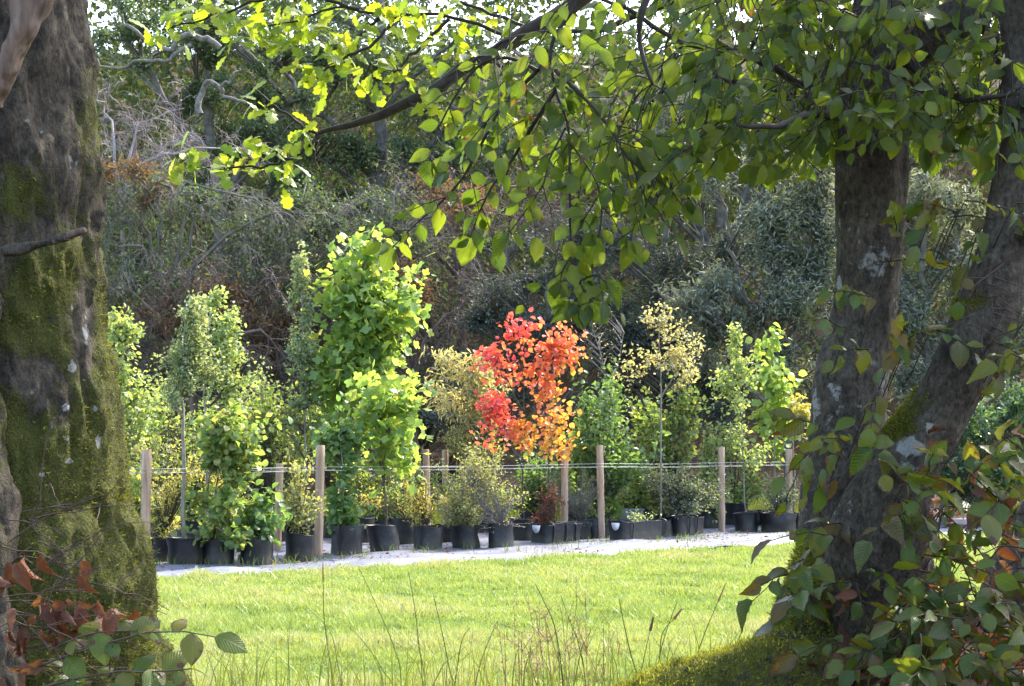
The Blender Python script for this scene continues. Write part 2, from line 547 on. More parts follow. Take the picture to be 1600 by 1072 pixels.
# ------------------------------------------------------------------ foliage builder
def foliage(rng, lobes, stem_pts, ntw, kl, lsize, droop=.25, updir=.35, spread=1.0, shell=2.2, inner=.35, up_norm=.5):
    """Twigs from the stem into ellipsoid lobes with leaves along them.
    lobes: list of (centre(3), radii(3), weight). Returns twig polylines (n,5,3) and leaf P, A, Nn, size."""
    w = np.array([l[2] for l in lobes], float)
    cnt = np.maximum(1, np.round(ntw * w / w.sum())).astype(int)
    E = []
    for (c, r, _), n in zip(lobes, cnt):
        d = unit(rng.normal(size=(n, 3)))
        rad = rng.random(n) ** (1 / shell)
        E.append(np.asarray(c) + d * rad[:, None] * np.asarray(r) * rng.triangular(.6, .95, 1.4, (n, 1)))
    E = np.concatenate(E)
    n = len(E)
    S = np.asarray(stem_pts, float)
    # attach to the stem point a little lower than the end
    dz = E[:, None, 2] - S[None, :, 2]
    dh = np.linalg.norm(E[:, None, :2] - S[None, :, :2], axis=-1)
    cost = np.abs(dz - .7 * dh) + .35 * dh
    st = S[np.argmin(cost, axis=1)]
    mid = st + (E - st) * .5
    mid[:, 2] += .12 * np.linalg.norm(E - st, axis=1)
    u = np.linspace(0, 1, 5)[None, :, None]
    tw = (1 - u) ** 2 * st[:, None] + 2 * u * (1 - u) * mid[:, None] + u * u * E[:, None]
    tw = tw + rng.normal(size=tw.shape) * (np.linalg.norm(E - st, axis=1) * .02)[:, None, None] * u
    # leaves on the outer part
    L = np.linalg.norm(E - st, axis=1)
    tt = inner + (1 - inner) * rng.random((n, kl)) ** .7
    maxback = np.maximum(L, 1e-3)
    back = np.minimum((1 - tt) * L[:, None], lsize * 7)
    tt = 1 - back / maxback[:, None]
    t_ = tt[..., None]
    P = (1 - t_) ** 2 * st[:, None] + 2 * t_ * (1 - t_) * mid[:, None] + t_ * t_ * E[:, None]
    P = P + rng.normal(size=P.shape) * lsize * .55 * spread
    D = unit(E - mid)[:, None] * .6 + rng.normal(size=P.shape) * .7
    D[..., 2] -= droop
    Nn = rng.normal(size=P.shape) * .75
    Nn[..., 2] += up_norm * 1.6
    size = lsize * rng.uniform(.65, 1.2, (n, kl))
    return tw, P.reshape(-1, 3), D.reshape(-1, 3), Nn.reshape(-1, 3), size.ravel()


def leaf_objects(root, tmpl_mesh, P, A, Nn, S, parent=None, name="leaf"):
    M = frames(A, Nn)
    base = np.array(root.location)
    par = parent or root
    from mathutils import Matrix
    for i in range(len(P)):
        o = bpy.data.objects.new(name, tmpl_mesh if not isinstance(tmpl_mesh, list) else tmpl_mesh[i])
        m = np.eye(4)
        m[:3, :3] = M[i] * S[i]
        m[:3, 3] = P[i] - base
        o.parent = par
        o.matrix_basis = Matrix(m.tolist())
        COL.objects.link(o)


def tmpl_mesh(name, tmpl, mat):
    return Geo().add(*tmpl).mesh(name, mat)


def split_leaves(P, A, Nn, S, n, bias=None):
    """Indices of the n leaves that show largest from the photograph's side, and the rest."""
    px, py = proj(P)
    inside = (px > -10) & (px < 1610) & (py > -10) & (py < 1082)
    score = S / P[:, 1] * (1 + .0 * P[:, 1])
    score = np.where(inside, score, -1)
    score = score - (0 if bias is None else bias)
    order = np.argsort(-score)
    k = min(n, int(inside.sum()))
    return order[:k], order[k:]


# ------------------------------------------------------------------ the setting: ground, lawn, weed membrane
def sstep(x, a, b):
    t = np.clip((x - a) / (b - a), 0, 1)
    return t * t * (3 - 2 * t)


def ground_z(x, y):
    x = np.asarray(x, float); y = np.asarray(y, float)
    h = 0.76 + 0.2 * sstep(x, .35, 1.1) + 0.03 * np.sin(x * 2.3)
    z = h * np.exp(-((y - 4.1) / 1.25) ** 2)
    far = sstep(y, 31, 42) * .8 + sstep(y, 42, 76) * 20.5
    return z + far


def grid_geo(xs, ys, zf):
    X, Y = np.meshgrid(xs, ys)
    V = np.stack([X.ravel(), Y.ravel(), zf(X.ravel(), Y.ravel())], 1)
    ny, nx = X.shape
    i = np.arange(ny * nx).reshape(ny, nx)
    a, b, c, d = i[:-1, :-1].ravel(), i[:-1, 1:].ravel(), i[1:, 1:].ravel(), i[1:, :-1].ravel()
    F = np.concatenate([np.stack([a, b, c], 1), np.stack([a, c, d], 1)])
    return Geo().add(V, F, np.stack([X.ravel(), Y.ravel()], 1))


def make_ground():
    xs = np.concatenate([[-900, -300, -120, -60, -30, -15], np.linspace(-8, 8, 140), [15, 30, 60, 120, 300, 900]])
    ys = np.concatenate([[-300, -60, -15, -5, 0], np.linspace(1, 8, 90), np.linspace(8.5, 40, 40), np.linspace(42, 78, 24), [90, 150, 300, 900]])

    def zf(x, y):
        b = np.exp(-((y - 4.1) / 1.25) ** 2)
        P = np.stack([x * 4, y * 4, x * 0], 1)
        return ground_z(x, y) + b * (fbm(P, 3) - .5) * .10
    m, nt, out = new_mat("ground_soil_and_turf")
    pos = obj_pos(nt)
    sep = N(nt, "ShaderNodeSeparateXYZ"); nt.links.new(pos, sep.inputs[0])
    turf = ramp(nt, noise(nt, 3.0, 6, .65, vec=pos), [(.3, (.10, .15, .025)), (.5, (.15, .21, .03)), (.72, (.22, .25, .06))])
    litter = ramp(nt, noise(nt, 22, 6, .7, vec=pos), [(.3, (.02, .016, .010)), (.5, (.05, .035, .02)), (.7, (.10, .06, .035))])
    jit = math_n(nt, 'MULTIPLY', noise(nt, 2.0, 3, vec=pos), 2.0)
    y = math_n(nt, 'ADD', sep.outputs[1], jit)
    f1 = math_n(nt, 'MULTIPLY', math_n(nt, 'SUBTRACT', y, 6.6), 1.2, clamp=True)
    f2 = math_n(nt, 'MULTIPLY', math_n(nt, 'SUBTRACT', 32.0, y), .6, clamp=True)
    base = mix_c(nt, math_n(nt, 'MULTIPLY', f1, f2), litter, turf)
    p = N(nt, "ShaderNodeBsdfPrincipled")
    p.inputs["Roughness"].default_value = .95
    p.inputs["Specular IOR Level"].default_value = .1
    nt.links.new(base, p.inputs["Base Color"])
    b = N(nt, "ShaderNodeBump"); b.inputs["Strength"].default_value = .8; b.inputs["Distance"].default_value = .02
    nt.links.new(noise(nt, 30, 6, .7, vec=pos), b.inputs["Height"])
    nt.links.new(b.outputs[0], p.inputs["Normal"])
    nt.links.new(p.outputs[0], out.inputs[0])
    solo("ground", grid_geo(xs, ys, zf), m, kind="structure")


# front edge of the membrane and the row directions
E0 = np.array([-4.08, 16.6]); E1 = np.array([4.44, 22.9])
ED = (E1 - E0) / np.linalg.norm(E1 - E0)
EN = np.array([-ED[1], ED[0]])              # away from the camera
ROW = np.array([.732, .681])                # direction of the post row


def edge_side(x, y):
    """Distance behind the membrane's front edge (positive: on the membrane)."""
    return (x - E0[0]) * EN[0] + (y - E0[1]) * EN[1]


def make_membrane():
    ss = np.linspace(-9, 24, 240)
    tt = np.concatenate([np.linspace(0, 2.2, 40), np.linspace(2.4, 7.5, 26)])
    S, T = np.meshgrid(ss, tt)
    s, t = S.ravel(), T.ravel()
    wob = (vnoise(np.stack([s * 1.1, s * 0, s * 0], 1), 4) - .5) * .16 + (vnoise(np.stack([s * 4, s * 0, s * 0], 1), 9) - .5) * .05
    t2 = t + wob * np.exp(-t * 1.2)
    x = E0[0] + ED[0] * s + EN[0] * t2
    y = E0[1] + ED[1] * s + EN[1] * t2
    wr = fbm(np.stack([s * .9, t * 3.2, s * 0], 1), 21, 4)
    z = .008 + np.clip(wr - .42, 0, 1) * .22 * np.exp(-t * .25)
    ny, nx = S.shape
    i = np.arange(ny * nx).reshape(ny, nx)
    a, b, c, d = i[:-1, :-1].ravel(), i[:-1, 1:].ravel(), i[1:, 1:].ravel(), i[1:, :-1].ravel()
    F = np.concatenate([np.stack([a, b, c], 1), np.stack([a, c, d], 1)])
    g = Geo().add(np.stack([x, y, z], 1), F, np.stack([s, t], 1))
    m, nt, out = new_mat("woven_membrane")
    pos = obj_pos(nt)
    base = ramp(nt, noise(nt, 1.6, 7, .75, vec=pos), [(.3, (.085, .095, .135)), (.55, (.12, .13, .18)), (.75, (.18, .188, .235))])  # the membrane is black; its silver-blue sky sheen is painted into this base
    dirt = ramp(nt, noise(nt, 7, 6, .7, vec=pos), [(.55, 0.), (.72, 1.)])
    base = mix_c(nt, math_n(nt, 'MULTIPLY', dirt, .35), base, (.20, .18, .13))
    p = N(nt, "ShaderNodeBsdfPrincipled")
    p.inputs["Roughness"].default_value = .45
    p.inputs["Specular IOR Level"].default_value = .6
    nt.links.new(base, p.inputs["Base Color"])
    bp = N(nt, "ShaderNodeBump"); bp.inputs["Strength"].default_value = .5; bp.inputs["Distance"].default_value = .02
    nt.links.new(noise(nt, 6, 5, .6, vec=pos), bp.inputs["Height"])
    nt.links.new(bp.outputs[0], p.inputs["Normal"])
    nt.links.new(p.outputs[0], out.inputs[0])
    solo("path", g, m, kind="structure")


def blades(geo, rng, x, y, z, h, w, lean=.45, tint=None, bend=True):
    n = len(x)
    a = rng.uniform(0, 2 * math.pi, n)
    dx, dy = np.cos(a), np.sin(a)
    ln = rng.normal(0, lean, n) * h
    b = rng.uniform(0, 2 * math.pi, n)
    lx, ly = np.cos(b) * ln, np.sin(b) * ln
    if not bend:
        V = np.zeros((n, 3, 3))
        V[:, 0] = np.stack([x - dx * w / 2, y - dy * w / 2, z], 1)
        V[:, 1] = np.stack([x + dx * w / 2, y + dy * w / 2, z], 1)
        V[:, 2] = np.stack([x + lx, y + ly, z + h], 1)
        geo.add(V.reshape(-1, 3), np.arange(n * 3).reshape(-1, 3), None, np.repeat(rng.random(n) if tint is None else tint, 3))
        return
    V = np.zeros((n, 5, 3))
    V[:, 0] = np.stack([x - dx * w / 2, y - dy * w / 2, z], 1)
    V[:, 1] = np.stack([x + dx * w / 2, y + dy * w / 2, z], 1)
    V[:, 2] = np.stack([x + dx * w * .35 + lx * .35, y + dy * w * .35 + ly * .35, z + h * .6], 1)
    V[:, 3] = np.stack([x - dx * w * .35 + lx * .35, y - dy * w * .35 + ly * .35, z + h * .6], 1)
    V[:, 4] = np.stack([x + lx, y + ly, z + h], 1)
    F = np.array([[0, 1, 2], [0, 2, 3], [3, 2, 4]])[None] + (np.arange(n) * 5)[:, None, None]
    geo.add(V.reshape(-1, 3), F.reshape(-1, 3), None, np.repeat(rng.random(n) if tint is None else tint, 5))


def make_lawn_grass():
    rng = np.random.default_rng(5)
    n = 480000
    d = 8.6 * (25.5 / 8.6) ** rng.random(n)
    px = rng.uniform(150, 1660, n)
    px[:70000] = np.where(np.arange(70000) % 2, rng.uniform(-500, 150, 70000), rng.uniform(1660, 2300, 70000))
    x = (px - 800) / FPX * d
    y = d
    e = edge_side(x, y)
    rag = (vnoise(np.stack([x * 3, y * 3, x * 0], 1), 8) - .5) * .35
    k = e < rag + .05
    x, y = x[k], y[k]
    P = np.stack([x * .9, y * .9, x * 0], 1)
    c = fbm(P, 31, 4)
    c2 = fbm(np.stack([x * 3.1, y * 3.1, x * 0], 1), 35, 3)
    h = .022 + .085 * np.clip(c2 * 2.0 - .75, 0, 1) + .03 * np.clip(c * 2 - .8, 0, 1)
    h *= rng.uniform(.6, 1.3, len(x))
    edge = np.exp(-np.abs(edge_side(x, y)) * 2.5)
    h += edge * .05 * rng.random(len(x))
    w = .007 + .0008 * y * rng.uniform(.5, 1.5, len(x))
    tint = np.clip((c - .5) * 1.5 + (c2 - .5) * .8 + .52 + rng.normal(0, .13, len(x)), 0, .999)
    g = Geo()
    blades(g, rng, x, y, np.zeros(len(x)), h, w, .6, tint, bend=False)
    m = leaf_mat("lawn_grass", [(.18, .25, .09), (.23, .31, .10), (.275, .345, .115), (.31, .365, .145), (.36, .375, .20)], .28, .5, .3, veins=0, tcol=1.2)
    nodes = m.node_tree.nodes
    # colour follows the patches of the turf itself, so the random offset of the object is not wanted
    for nd in nodes:
        if nd.bl_idname == "ShaderNodeMath" and nd.operation == 'FRACT':
            src = [q for q in nodes if q.bl_idname == "ShaderNodeAttribute"][0]
            m.node_tree.links.new(src.outputs["Fac"], nd.inputs[0])
            break
    solo("lawn_grass", g, m, "short mown yellow green grass covering the lawn", "grass", kind="stuff", smooth=False)

    # taller weeds and rank grass behind the nursery beds and along the pots
    g = Geo()
    n = 52000
    d = rng.uniform(26.5, 33, n)
    px = rng.uniform(120, 1680, n)
    x = (px - 800) / FPX * d
    k = edge_side(x, d) > 5.2
    x, d = x[k], d[k]
    c = fbm(np.stack([x * .8, d * .8, x * 0], 1), 71, 3)
    h = (.15 + .45 * np.clip(c * 1.8 - .5, 0, 1)) * rng.uniform(.5, 1.2, len(x))
    blades(g, rng, x, d, ground_z(x, d), h, .026 * np.ones(len(x)), .35, bend=False)
    n = 2200
    s = rng.uniform(-2, 14, n); t = np.abs(rng.normal(1.55, .35, n))
    x = E0[0] + ED[0] * s + EN[0] * t + .25 * s * 0
    y = E0[1] + ED[1] * s + EN[1] * t
    k = vnoise(np.stack([x * 2.2, y * 2.2, x * 0], 1), 55) > .62
    blades(g, rng, x[k], y[k], np.full(k.sum(), .01), rng.uniform(.04, .16, k.sum()), np.full(k.sum(), .012), .6)
    m2 = leaf_mat("rank_grass", [(.06, .11, .03), (.10, .15, .04), (.14, .18, .05), (.18, .18, .08)], .4, .5, .3, veins=0)
    solo("rank_grass", g, m2, "tall rank grass and weeds behind the potted trees", "grass", kind="stuff", smooth=False)


def make_litter():
    rng = np.random.default_rng(17)
    n = 900
    s = rng.uniform(-2, 15, n); t = rng.uniform(.05, 3.2, n)
    k = vnoise(np.stack([s * 1.3, t * 2, s * 0], 1), 77) > .38
    s, t = s[k], t[k]
    P = np.stack([E0[0] + ED[0] * s + EN[0] * t, E0[1] + ED[1] * s + EN[1] * t, np.full(len(s), .045)], 1)
    g = Geo()
    scatter(g, L_SMALL, P, frames(rng.normal(size=P.shape) * [1, 1, .2], rng.normal(size=P.shape) * .3 + [0, 0, 1]), rng.uniform(.03, .09, len(P)), rng.random(len(P)))
    solo("leaf_litter", g, M_BROWN, "dead leaves and bits scattered over the membrane between the pots", "leaves", kind="stuff", smooth=False)


make_ground()
make_litter()
make_membrane()
make_lawn_grass()

# ------------------------------------------------------------------ the nursery: posts, wires, pots and young trees
def pot_material():
    m, nt, out = new_mat("black_pot_plastic")
    pos = obj_pos(nt)
    sep = N(nt, "ShaderNodeSeparateXYZ"); nt.links.new(pos, sep.inputs[0])
    n = noise(nt, 9, 6, .7, vec=pos)
    base = ramp(nt, n, [(.35, (.004, .004, .006)), (.58, (.010, .010, .014)), (.75, (.04, .04, .042))])
    low = math_n(nt, 'SUBTRACT', math_n(nt, 'ADD', .10, math_n(nt, 'MULTIPLY', noise(nt, 6, 4, vec=pos), .18)), sep.outputs[2])
    mud = math_n(nt, 'MULTIPLY', low, 7.0, clamp=True)
    base = mix_c(nt, math_n(nt, 'MULTIPLY', mud, .55), base, (.065, .06, .035))
    p = N(nt, "ShaderNodeBsdfPrincipled")
    p.inputs["Roughness"].default_value = .5
    p.inputs["Specular IOR Level"].default_value = .45
    nt.links.new(base, p.inputs["Base Color"])
    b = N(nt, "ShaderNodeBump"); b.inputs["Strength"].default_value = .35; b.inputs["Distance"].default_value = .02
    nt.links.new(noise(nt, 14, 5, .6, vec=pos), b.inputs["Height"])
    nt.links.new(b.outputs[0], p.inputs["Normal"])
    nt.links.new(p.outputs[0], out.inputs[0])
    return m


M_POT = pot_material()
M_SOIL = plain_mat("potting_soil", (.02, .014, .010), (.07, .05, .035), 40, .95, .1, .8, 60)
M_LABEL = plain_mat("white_plastic", (.55, .56, .58), (.72, .73, .74), 6, .5)
M_POST = plain_mat("peeled_timber_post", (.24, .15, .105), (.52, .38, .27), 16, .8, .2, .9, 40, stretch=(1, 1, .12))
M_WIRE = plain_mat("galvanised_wire", (.36, .37, .38), (.5, .5, .5), 20, .45, .6)
M_CANE = plain_mat("bamboo_cane", (.22, .17, .10), (.36, .30, .19), 14, .6)
M_STEM = plain_mat("pale_stem_bark", (.13, .12, .095), (.30, .28, .23), 18, .8, stretch=(1, 1, .4))
M_STEM_D = plain_mat("dark_stem_bark", (.045, .036, .028), (.11, .09, .07), 22, .85)
M_GREYTWIG = plain_mat("grey_twig_bark", (.12, .105, .10), (.26, .235, .225), 12, .85)
M_CRATE = plain_mat("grey_crate_plastic", (.16, .18, .21), (.24, .26, .30), 12, .5)

LV = {
    'sage': leaf_mat("sage_leaf", [(0.174, 0.230, 0.152), (0.238, 0.294, 0.193), (0.301, 0.357, 0.234), (0.141, 0.198, 0.125)], .52, .4, .5, veins=0, tcol=1.2),
    'pale': leaf_mat("pale_green_leaf", [(0.206, 0.295, 0.138), (0.297, 0.387, 0.174), (0.374, 0.440, 0.217), (0.173, 0.250, 0.116)], .52, .42, .45, veins=0, tcol=1.25),
    'hazel': leaf_mat("hazel_leaf", [(0.108, 0.186, 0.069), (0.155, 0.245, 0.088), (0.215, 0.293, 0.108), (0.294, 0.305, 0.126), (0.107, 0.174, 0.073)], .52, .42, .4, veins=.1, tcol=1.3),
    'green': leaf_mat("fresh_green_leaf", [(0.096, 0.185, 0.074), (0.144, 0.244, 0.093), (0.113, 0.202, 0.090), (0.201, 0.292, 0.113)], .52, .38, .5, veins=.1, tcol=1.3),
    'yellow': leaf_mat("yellowing_leaf", [(0.343, 0.366, 0.152), (0.454, 0.420, 0.174), (0.289, 0.344, 0.142), (0.509, 0.431, 0.207)], .52, .45, .35, veins=0, tcol=1.2),
    'straw': leaf_mat("straw_leaf", [(0.411, 0.399, 0.254), (0.517, 0.472, 0.327), (0.323, 0.345, 0.211), (0.564, 0.496, 0.373)], .52, .5, .3, veins=0, tcol=1.1),
    'olive': leaf_mat("olive_leaf", [(0.270, 0.292, 0.146), (0.345, 0.356, 0.177), (0.227, 0.261, 0.138), (0.405, 0.394, 0.214)], .52, .5, .3, veins=0, tcol=1.2),
    'grey': leaf_mat("grey_green_leaf", [(0.124, 0.156, 0.124), (0.176, 0.220, 0.169), (0.238, 0.271, 0.216), (0.100, 0.133, 0.105)], .52, .45, .5, veins=0, tcol=1.0),
    'lime': leaf_mat("lime_leaf", [(0.221, 0.345, 0.109), (0.294, 0.406, 0.126), (0.364, 0.443, 0.147), (0.174, 0.287, 0.096)], .52, .4, .4, veins=.1, tcol=1.4),
    'maroon': leaf_mat("maroon_leaf", [(0.100, 0.047, 0.050), (0.157, 0.072, 0.072), (0.073, 0.040, 0.040)], .52, .5, .3, veins=0),
    'gold': leaf_mat("gold_leaf", [(0.426, 0.371, 0.125), (0.369, 0.369, 0.132), (0.465, 0.374, 0.137), (0.310, 0.347, 0.128)], .5, .45, .3, veins=0, tcol=1.2),
}
TM = {'small': L_SMALL, 'oval': L_OVAL, 'narrow': L_NARROW, 'big': L_BIG, 'tulip': L_TULIP, 'maple': L_MAPLE}


def ring_pot(c, r, h, rng, square=0.0, ax=(1, 0), half=None, dent=.10):
    """Pot or bag: outer wall, rolled rim, inner wall. square>0 gives a rounded box with half sizes."""
    k = 40
    ang = np.arange(k) / k * 2 * math.pi
    ca, sa = np.cos(ang), np.sin(ang)
    if half is not None:
        e = .32
        ux = np.sign(ca) * np.abs(ca) ** e * half[0]
        uy = np.sign(sa) * np.abs(sa) ** e * half[1]
    else:
        ux, uy = ca * r, sa * r
    prof = [(.93, 0), (.945, .12), (.955, .35), (.965, .6), (.985, .85), (1.0, .97), (1.01, 1.0), (.985, 1.005), (.965, .97), (.955, .85)]
    seed = int(rng.integers(1, 9999))
    V = []
    for q, z in prof:
        X, Y = ux * q, uy * q
        nz = (fbm(np.stack([X * 3.2 / max(r, .15) * .25, Y * 3.2 / max(r, .15) * .25, np.full(k, z * 1.6)], 1) + seed, seed, 3) - .5)
        s = 1 + nz * dent * 4
        zz = h * z + (vnoise(np.stack([X * 6, Y * 6, X * 0], 1) + seed, 3) - .5) * .05 * (z > .8)
        V.append(np.stack([c[0] + (X * ax[0] - Y * ax[1]) * s, c[1] + (X * ax[1] + Y * ax[0]) * s, c[2] + zz], 1))
    V = np.array(V)
    sh = rng.normal(0, .05, 2)
    V[..., 0] += (V[..., 2] - c[2]) * sh[0]
    V[..., 1] += (V[..., 2] - c[2]) * sh[1]
    m = len(prof)
    idx = np.arange(m * k).reshape(m, k)
    a, b = idx[:-1], np.roll(idx, -1, 1)[:-1]
    d, e_ = idx[1:], np.roll(idx, -1, 1)[1:]
    F = np.concatenate([np.stack([a, b, e_], -1).reshape(-1, 3), np.stack([a, e_, d], -1).reshape(-1, 3)])
    wall = Geo().add(V.reshape(-1, 3), F)
    top = V[-1]
    cen = top.mean(0) + [0, 0, .02]
    mid = top * .5 + cen * .5
    mid[:, 2] += rng.uniform(-.01, .03, k)
    sv = np.concatenate([top, mid, cen[None]])
    i = np.arange(k); j = (i + 1) % k
    sf = np.concatenate([np.stack([i, j, j + k], 1), np.stack([i, j + k, i + k], 1), np.stack([i + k, j + k, np.full(k, 2 * k)], 1)])
    return wall, Geo().add(sv, sf)


def potted(name, label, cat, px, py, pw, ph, stems, lobes, leaf, lmat, lsize, ntw, kl, seed, group=None, bag=None,
           indiv=0, stem_r=.012, stem_mat=None, cane=None, twig_r=.0035, droop=.25, up_norm=.5, twig_mat=None, shell=2.2,
           dz=0.0, pname="pot", spread=1.0, inner=.35):
    """One potted plant. Pixel numbers are the photo's; its distance follows from where the pot meets the ground."""
    rng = np.random.default_rng(seed)
    D = ground_d(py)
    k = D / FPX
    c = at(px, py, D); c[2] = .012
    r, h = pw * k / 2 * rng.uniform(.95, 1.06), ph * k * rng.uniform(.9, 1.08)
    c[1] += r * .8
    root = thing(name, label, cat, tuple(c), group)
    if bag:
        wall, soil = ring_pot(c, r, h, rng, ax=ROW, half=bag, dent=.035)
    else:
        wall, soil = ring_pot(c, r, h, rng)
    po = part(root, pname, wall, M_POT)
    part(root, "soil", soil, M_SOIL)
    Dc = c[1]
    # stems
    sg = Geo()
    allp = []
    for st in stems:
        pts = [at(a, b, Dc + (e[0] if e else 0)) for a, b, *e in st]
        if st[0][1] > py - ph - 14:
            pts[0][2] = c[2] + h - .06
        P = limb(sg, pts, stem_r, stem_r * .45, 16, 6, .03, seed)
        allp.append(P)
    if not allp:
        allp.append(np.array([c + [0, 0, h * .8], c + [0, 0, h * 1.0]]))
    S = np.concatenate(allp)
    lob = []
    for a, b, ra, rb, w, *dd in lobes:
        cc = at(a, b, Dc + (dd[0] if dd else 0))
        ra, rb = ra * k, rb * k
        for q in range(5):          # loose, uneven clumps and a few long shoots
            o_ = rng.normal(size=3) * np.array([ra, ra, rb]) * .52
            f_ = rng.uniform(.38, .72)
            lob.append((cc + o_, (ra * f_, ra * f_, rb * f_), w * f_))
        for q in range(2):
            lob.append((cc + np.array([rng.normal(0, .6) * ra, rng.normal(0, .5) * ra, rb * rng.uniform(.7, 1.15)]), (ra * .13, ra * .13, rb * rng.uniform(.3, .55)), w * .16))
    if not stems and not bag:
        lob.append((c + [0, .05, h + .22], (r * 1.45, r * 1.4, .26), sum(q[2] for q in lob) * .28))
    ntw = int(ntw * 1.3)
    tw, P, A, Nn, sz = foliage(rng, lob, S, ntw, kl, lsize, droop, up_norm=up_norm, shell=shell, spread=spread, inner=inner)
    tw = tw[:, ::2]
    R = np.linspace(1, .4, 3)[None] * twig_r * rng.uniform(.7, 1.3, (len(tw), 1))
    v, f, u = tubes(tw, R, 3)
    if stems:
        part(root, "stem", sg, stem_mat or M_STEM)
    part(root, "twigs", Geo().add(v, f, u), twig_mat or stem_mat or M_STEM_D, stuff=True)
    if cane:
        cg = Geo()
        limb(cg, [at(*cane[0], Dc + .06), at(*cane[1], Dc + .06)], .011, .009, 6, 6)
        part(root, "cane", cg, M_CANE)
    ok = P[:, 2] > .03
    P, A, Nn, sz = P[ok], A[ok], Nn[ok], sz[ok]
    tm = TM[leaf]
    if isinstance(lmat, dict):      # zones: list of (test, material)
        zone = lmat['zone'](P, k, rng)
    else:
        zone = np.zeros(len(P), int); lmat = {'mats': [lmat]}
    if indiv:
        bias = np.where(True, (P[:, 1] - Dc) * .004, 0)
        near, rest = split_leaves(P, A, Nn, sz, indiv, bias)
    else:
        near, rest = np.zeros(0, int), np.arange(len(P))
    for zi, mt in enumerate(lmat['mats']):
        q = rest[zone[rest] == zi]
        if len(q):
            g = Geo()
            scatter(g, tm, P[q], frames(A[q], Nn[q]), sz[q], rng.random(len(q)))
            part(root, "leaves", g, mt, smooth=False, stuff=True)
        q = near[zone[near] == zi] if len(near) else []
        if len(q):
            leaf_objects(root, tmpl_mesh("leaf", tm, mt), P[q], A[q], Nn[q], sz[q])
    return root, c, D, po


G_T, G_S = "young potted trees in the nursery row", "potted shrubs in the nursery row"
V = LV

# --- left end of the row
potted("potted_shrub", "leafy potted shrub half hidden behind the mossy trunk, leftmost of the front row", "shrub", 213, 888, 46, 44, [],
       [(200, 790, 28, 45, 2), (215, 755, 22, 30, 1)], 'oval', V['hazel'], .085, 70, 7, 1, G_S)
potted("potted_tree", "pale bushy young tree beside the mossy trunk, tallest at the left end", "tree", 196, 862, 44, 38,
       [[(196, 830), (194, 700), (192, 520)]],
       [(190, 560, 32, 60, 2), (200, 640, 38, 70, 3), (182, 510, 14, 22, .7), (215, 700, 30, 40, 1.5)], 'oval', V['pale'], .075, 260, 8, 2, G_T)
potted("potted_shrub", "wide low yellow-green shrub in the black pot behind the pale stemmed tree", "shrub", 250, 880, 52, 40, [],
       [(245, 780, 45, 55, 2), (270, 720, 50, 50, 2), (225, 700, 35, 50, 1)], 'small', V['yellow'], .055, 190, 8, 3, G_S)
potted("potted_tree", "slender standard tree with clear pale stem and grey-green rounded crown", "tree", 285, 886, 58, 44,
       [[(287, 842), (286, 700), (285, 600), (292, 480)], [(285, 650), (262, 625)]],
       [(295, 540, 42, 62, 3), (278, 590, 32, 34, 1.4), (308, 490, 22, 28, .8), (320, 580, 26, 40, 1)], 'small', V['sage'], .06, 340, 9, 4, G_T, stem_r=.028, droop=.1, indiv=0)
potted("potted_tree", "twin-topped pale green tree with bare stem behind the grey-green one", "tree", 322, 868, 44, 36,
       [[(325, 840), (323, 700), (320, 600), (330, 480)]],
       [(350, 500, 24, 40, 1.4), (375, 545, 26, 50, 1.6), (340, 560, 34, 50, 1.6), (333, 475, 14, 20, .5), (395, 580, 12, 26, .4)], 'oval', V['pale'], .065, 230, 8, 5, G_T, stem_r=.022)
potted("potted_shrub", "tall hazel-like shrub with green and yellow leaves in the pot next to the clear-stemmed tree", "shrub", 337, 885, 54, 44,
       [[(335, 842), (338, 760), (350, 680)], [(335, 842), (325, 760), (345, 700)]],
       [(360, 740, 44, 50, 2.4), (345, 690, 36, 40, 1.5), (345, 800, 36, 36, 1.5), (385, 690, 40, 45, 1.5)], 'big', V['hazel'], .095, 210, 8, 6, G_S, indiv=120, stem_mat=M_STEM_D)
potted("potted_shrub", "low bush with large round leaves spilling over its pot", "shrub", 398, 884, 56, 38, [],
       [(405, 815, 38, 32, 2.5), (395, 850, 34, 16, 1), (420, 780, 22, 28, .8)], 'big', V['green'], .11, 60, 7, 7, G_S, indiv=140, droop=.5)
potted("potted_shrub", "loose twiggy shrub in the pot just beside the second front post", "shrub", 466, 879, 48, 40, [],
       [(462, 780, 28, 50, 2), (455, 730, 32, 40, 1.5), (478, 800, 18, 30, 1)], 'oval', V['olive'], .06, 120, 7, 8, G_S)
potted("potted_shrub", "broad mound of mixed green foliage behind the row, left of the second front post", "shrub", 415, 850, 60, 34, [],
       [(415, 690, 52, 55, 2), (370, 650, 46, 46, 1.5), (455, 660, 40, 55, 1.5), (420, 620, 14, 44, .4)], 'oval', V['hazel'], .085, 300, 8, 9, G_S)
potted("potted_shrub", "pale mixed shrub showing between the two thin bare stems", "shrub", 300, 848, 60, 34, [],
       [(310, 680, 60, 50, 2), (260, 650, 44, 60, 1.5), (225, 640, 36, 60, 1.3), (340, 635, 30, 36, .8)], 'small', V['pale'], .07, 300, 8, 10, G_S)
potted("potted_tree", "narrow columnar tree with curled pale leaves left of the tulip tree", "tree", 478, 852, 44, 36,
       [[(478, 815), (476, 640), (472, 480), (470, 395)]],
       [(472, 560, 30, 80, 2.4), (470, 480, 20, 60, 1.4), (470, 425, 8, 34, .5), (462, 640, 28, 50, 1.2), (492, 610, 22, 60, 1)], 'small', V['sage'], .07, 300, 8, 11, G_T, stem_r=.016)

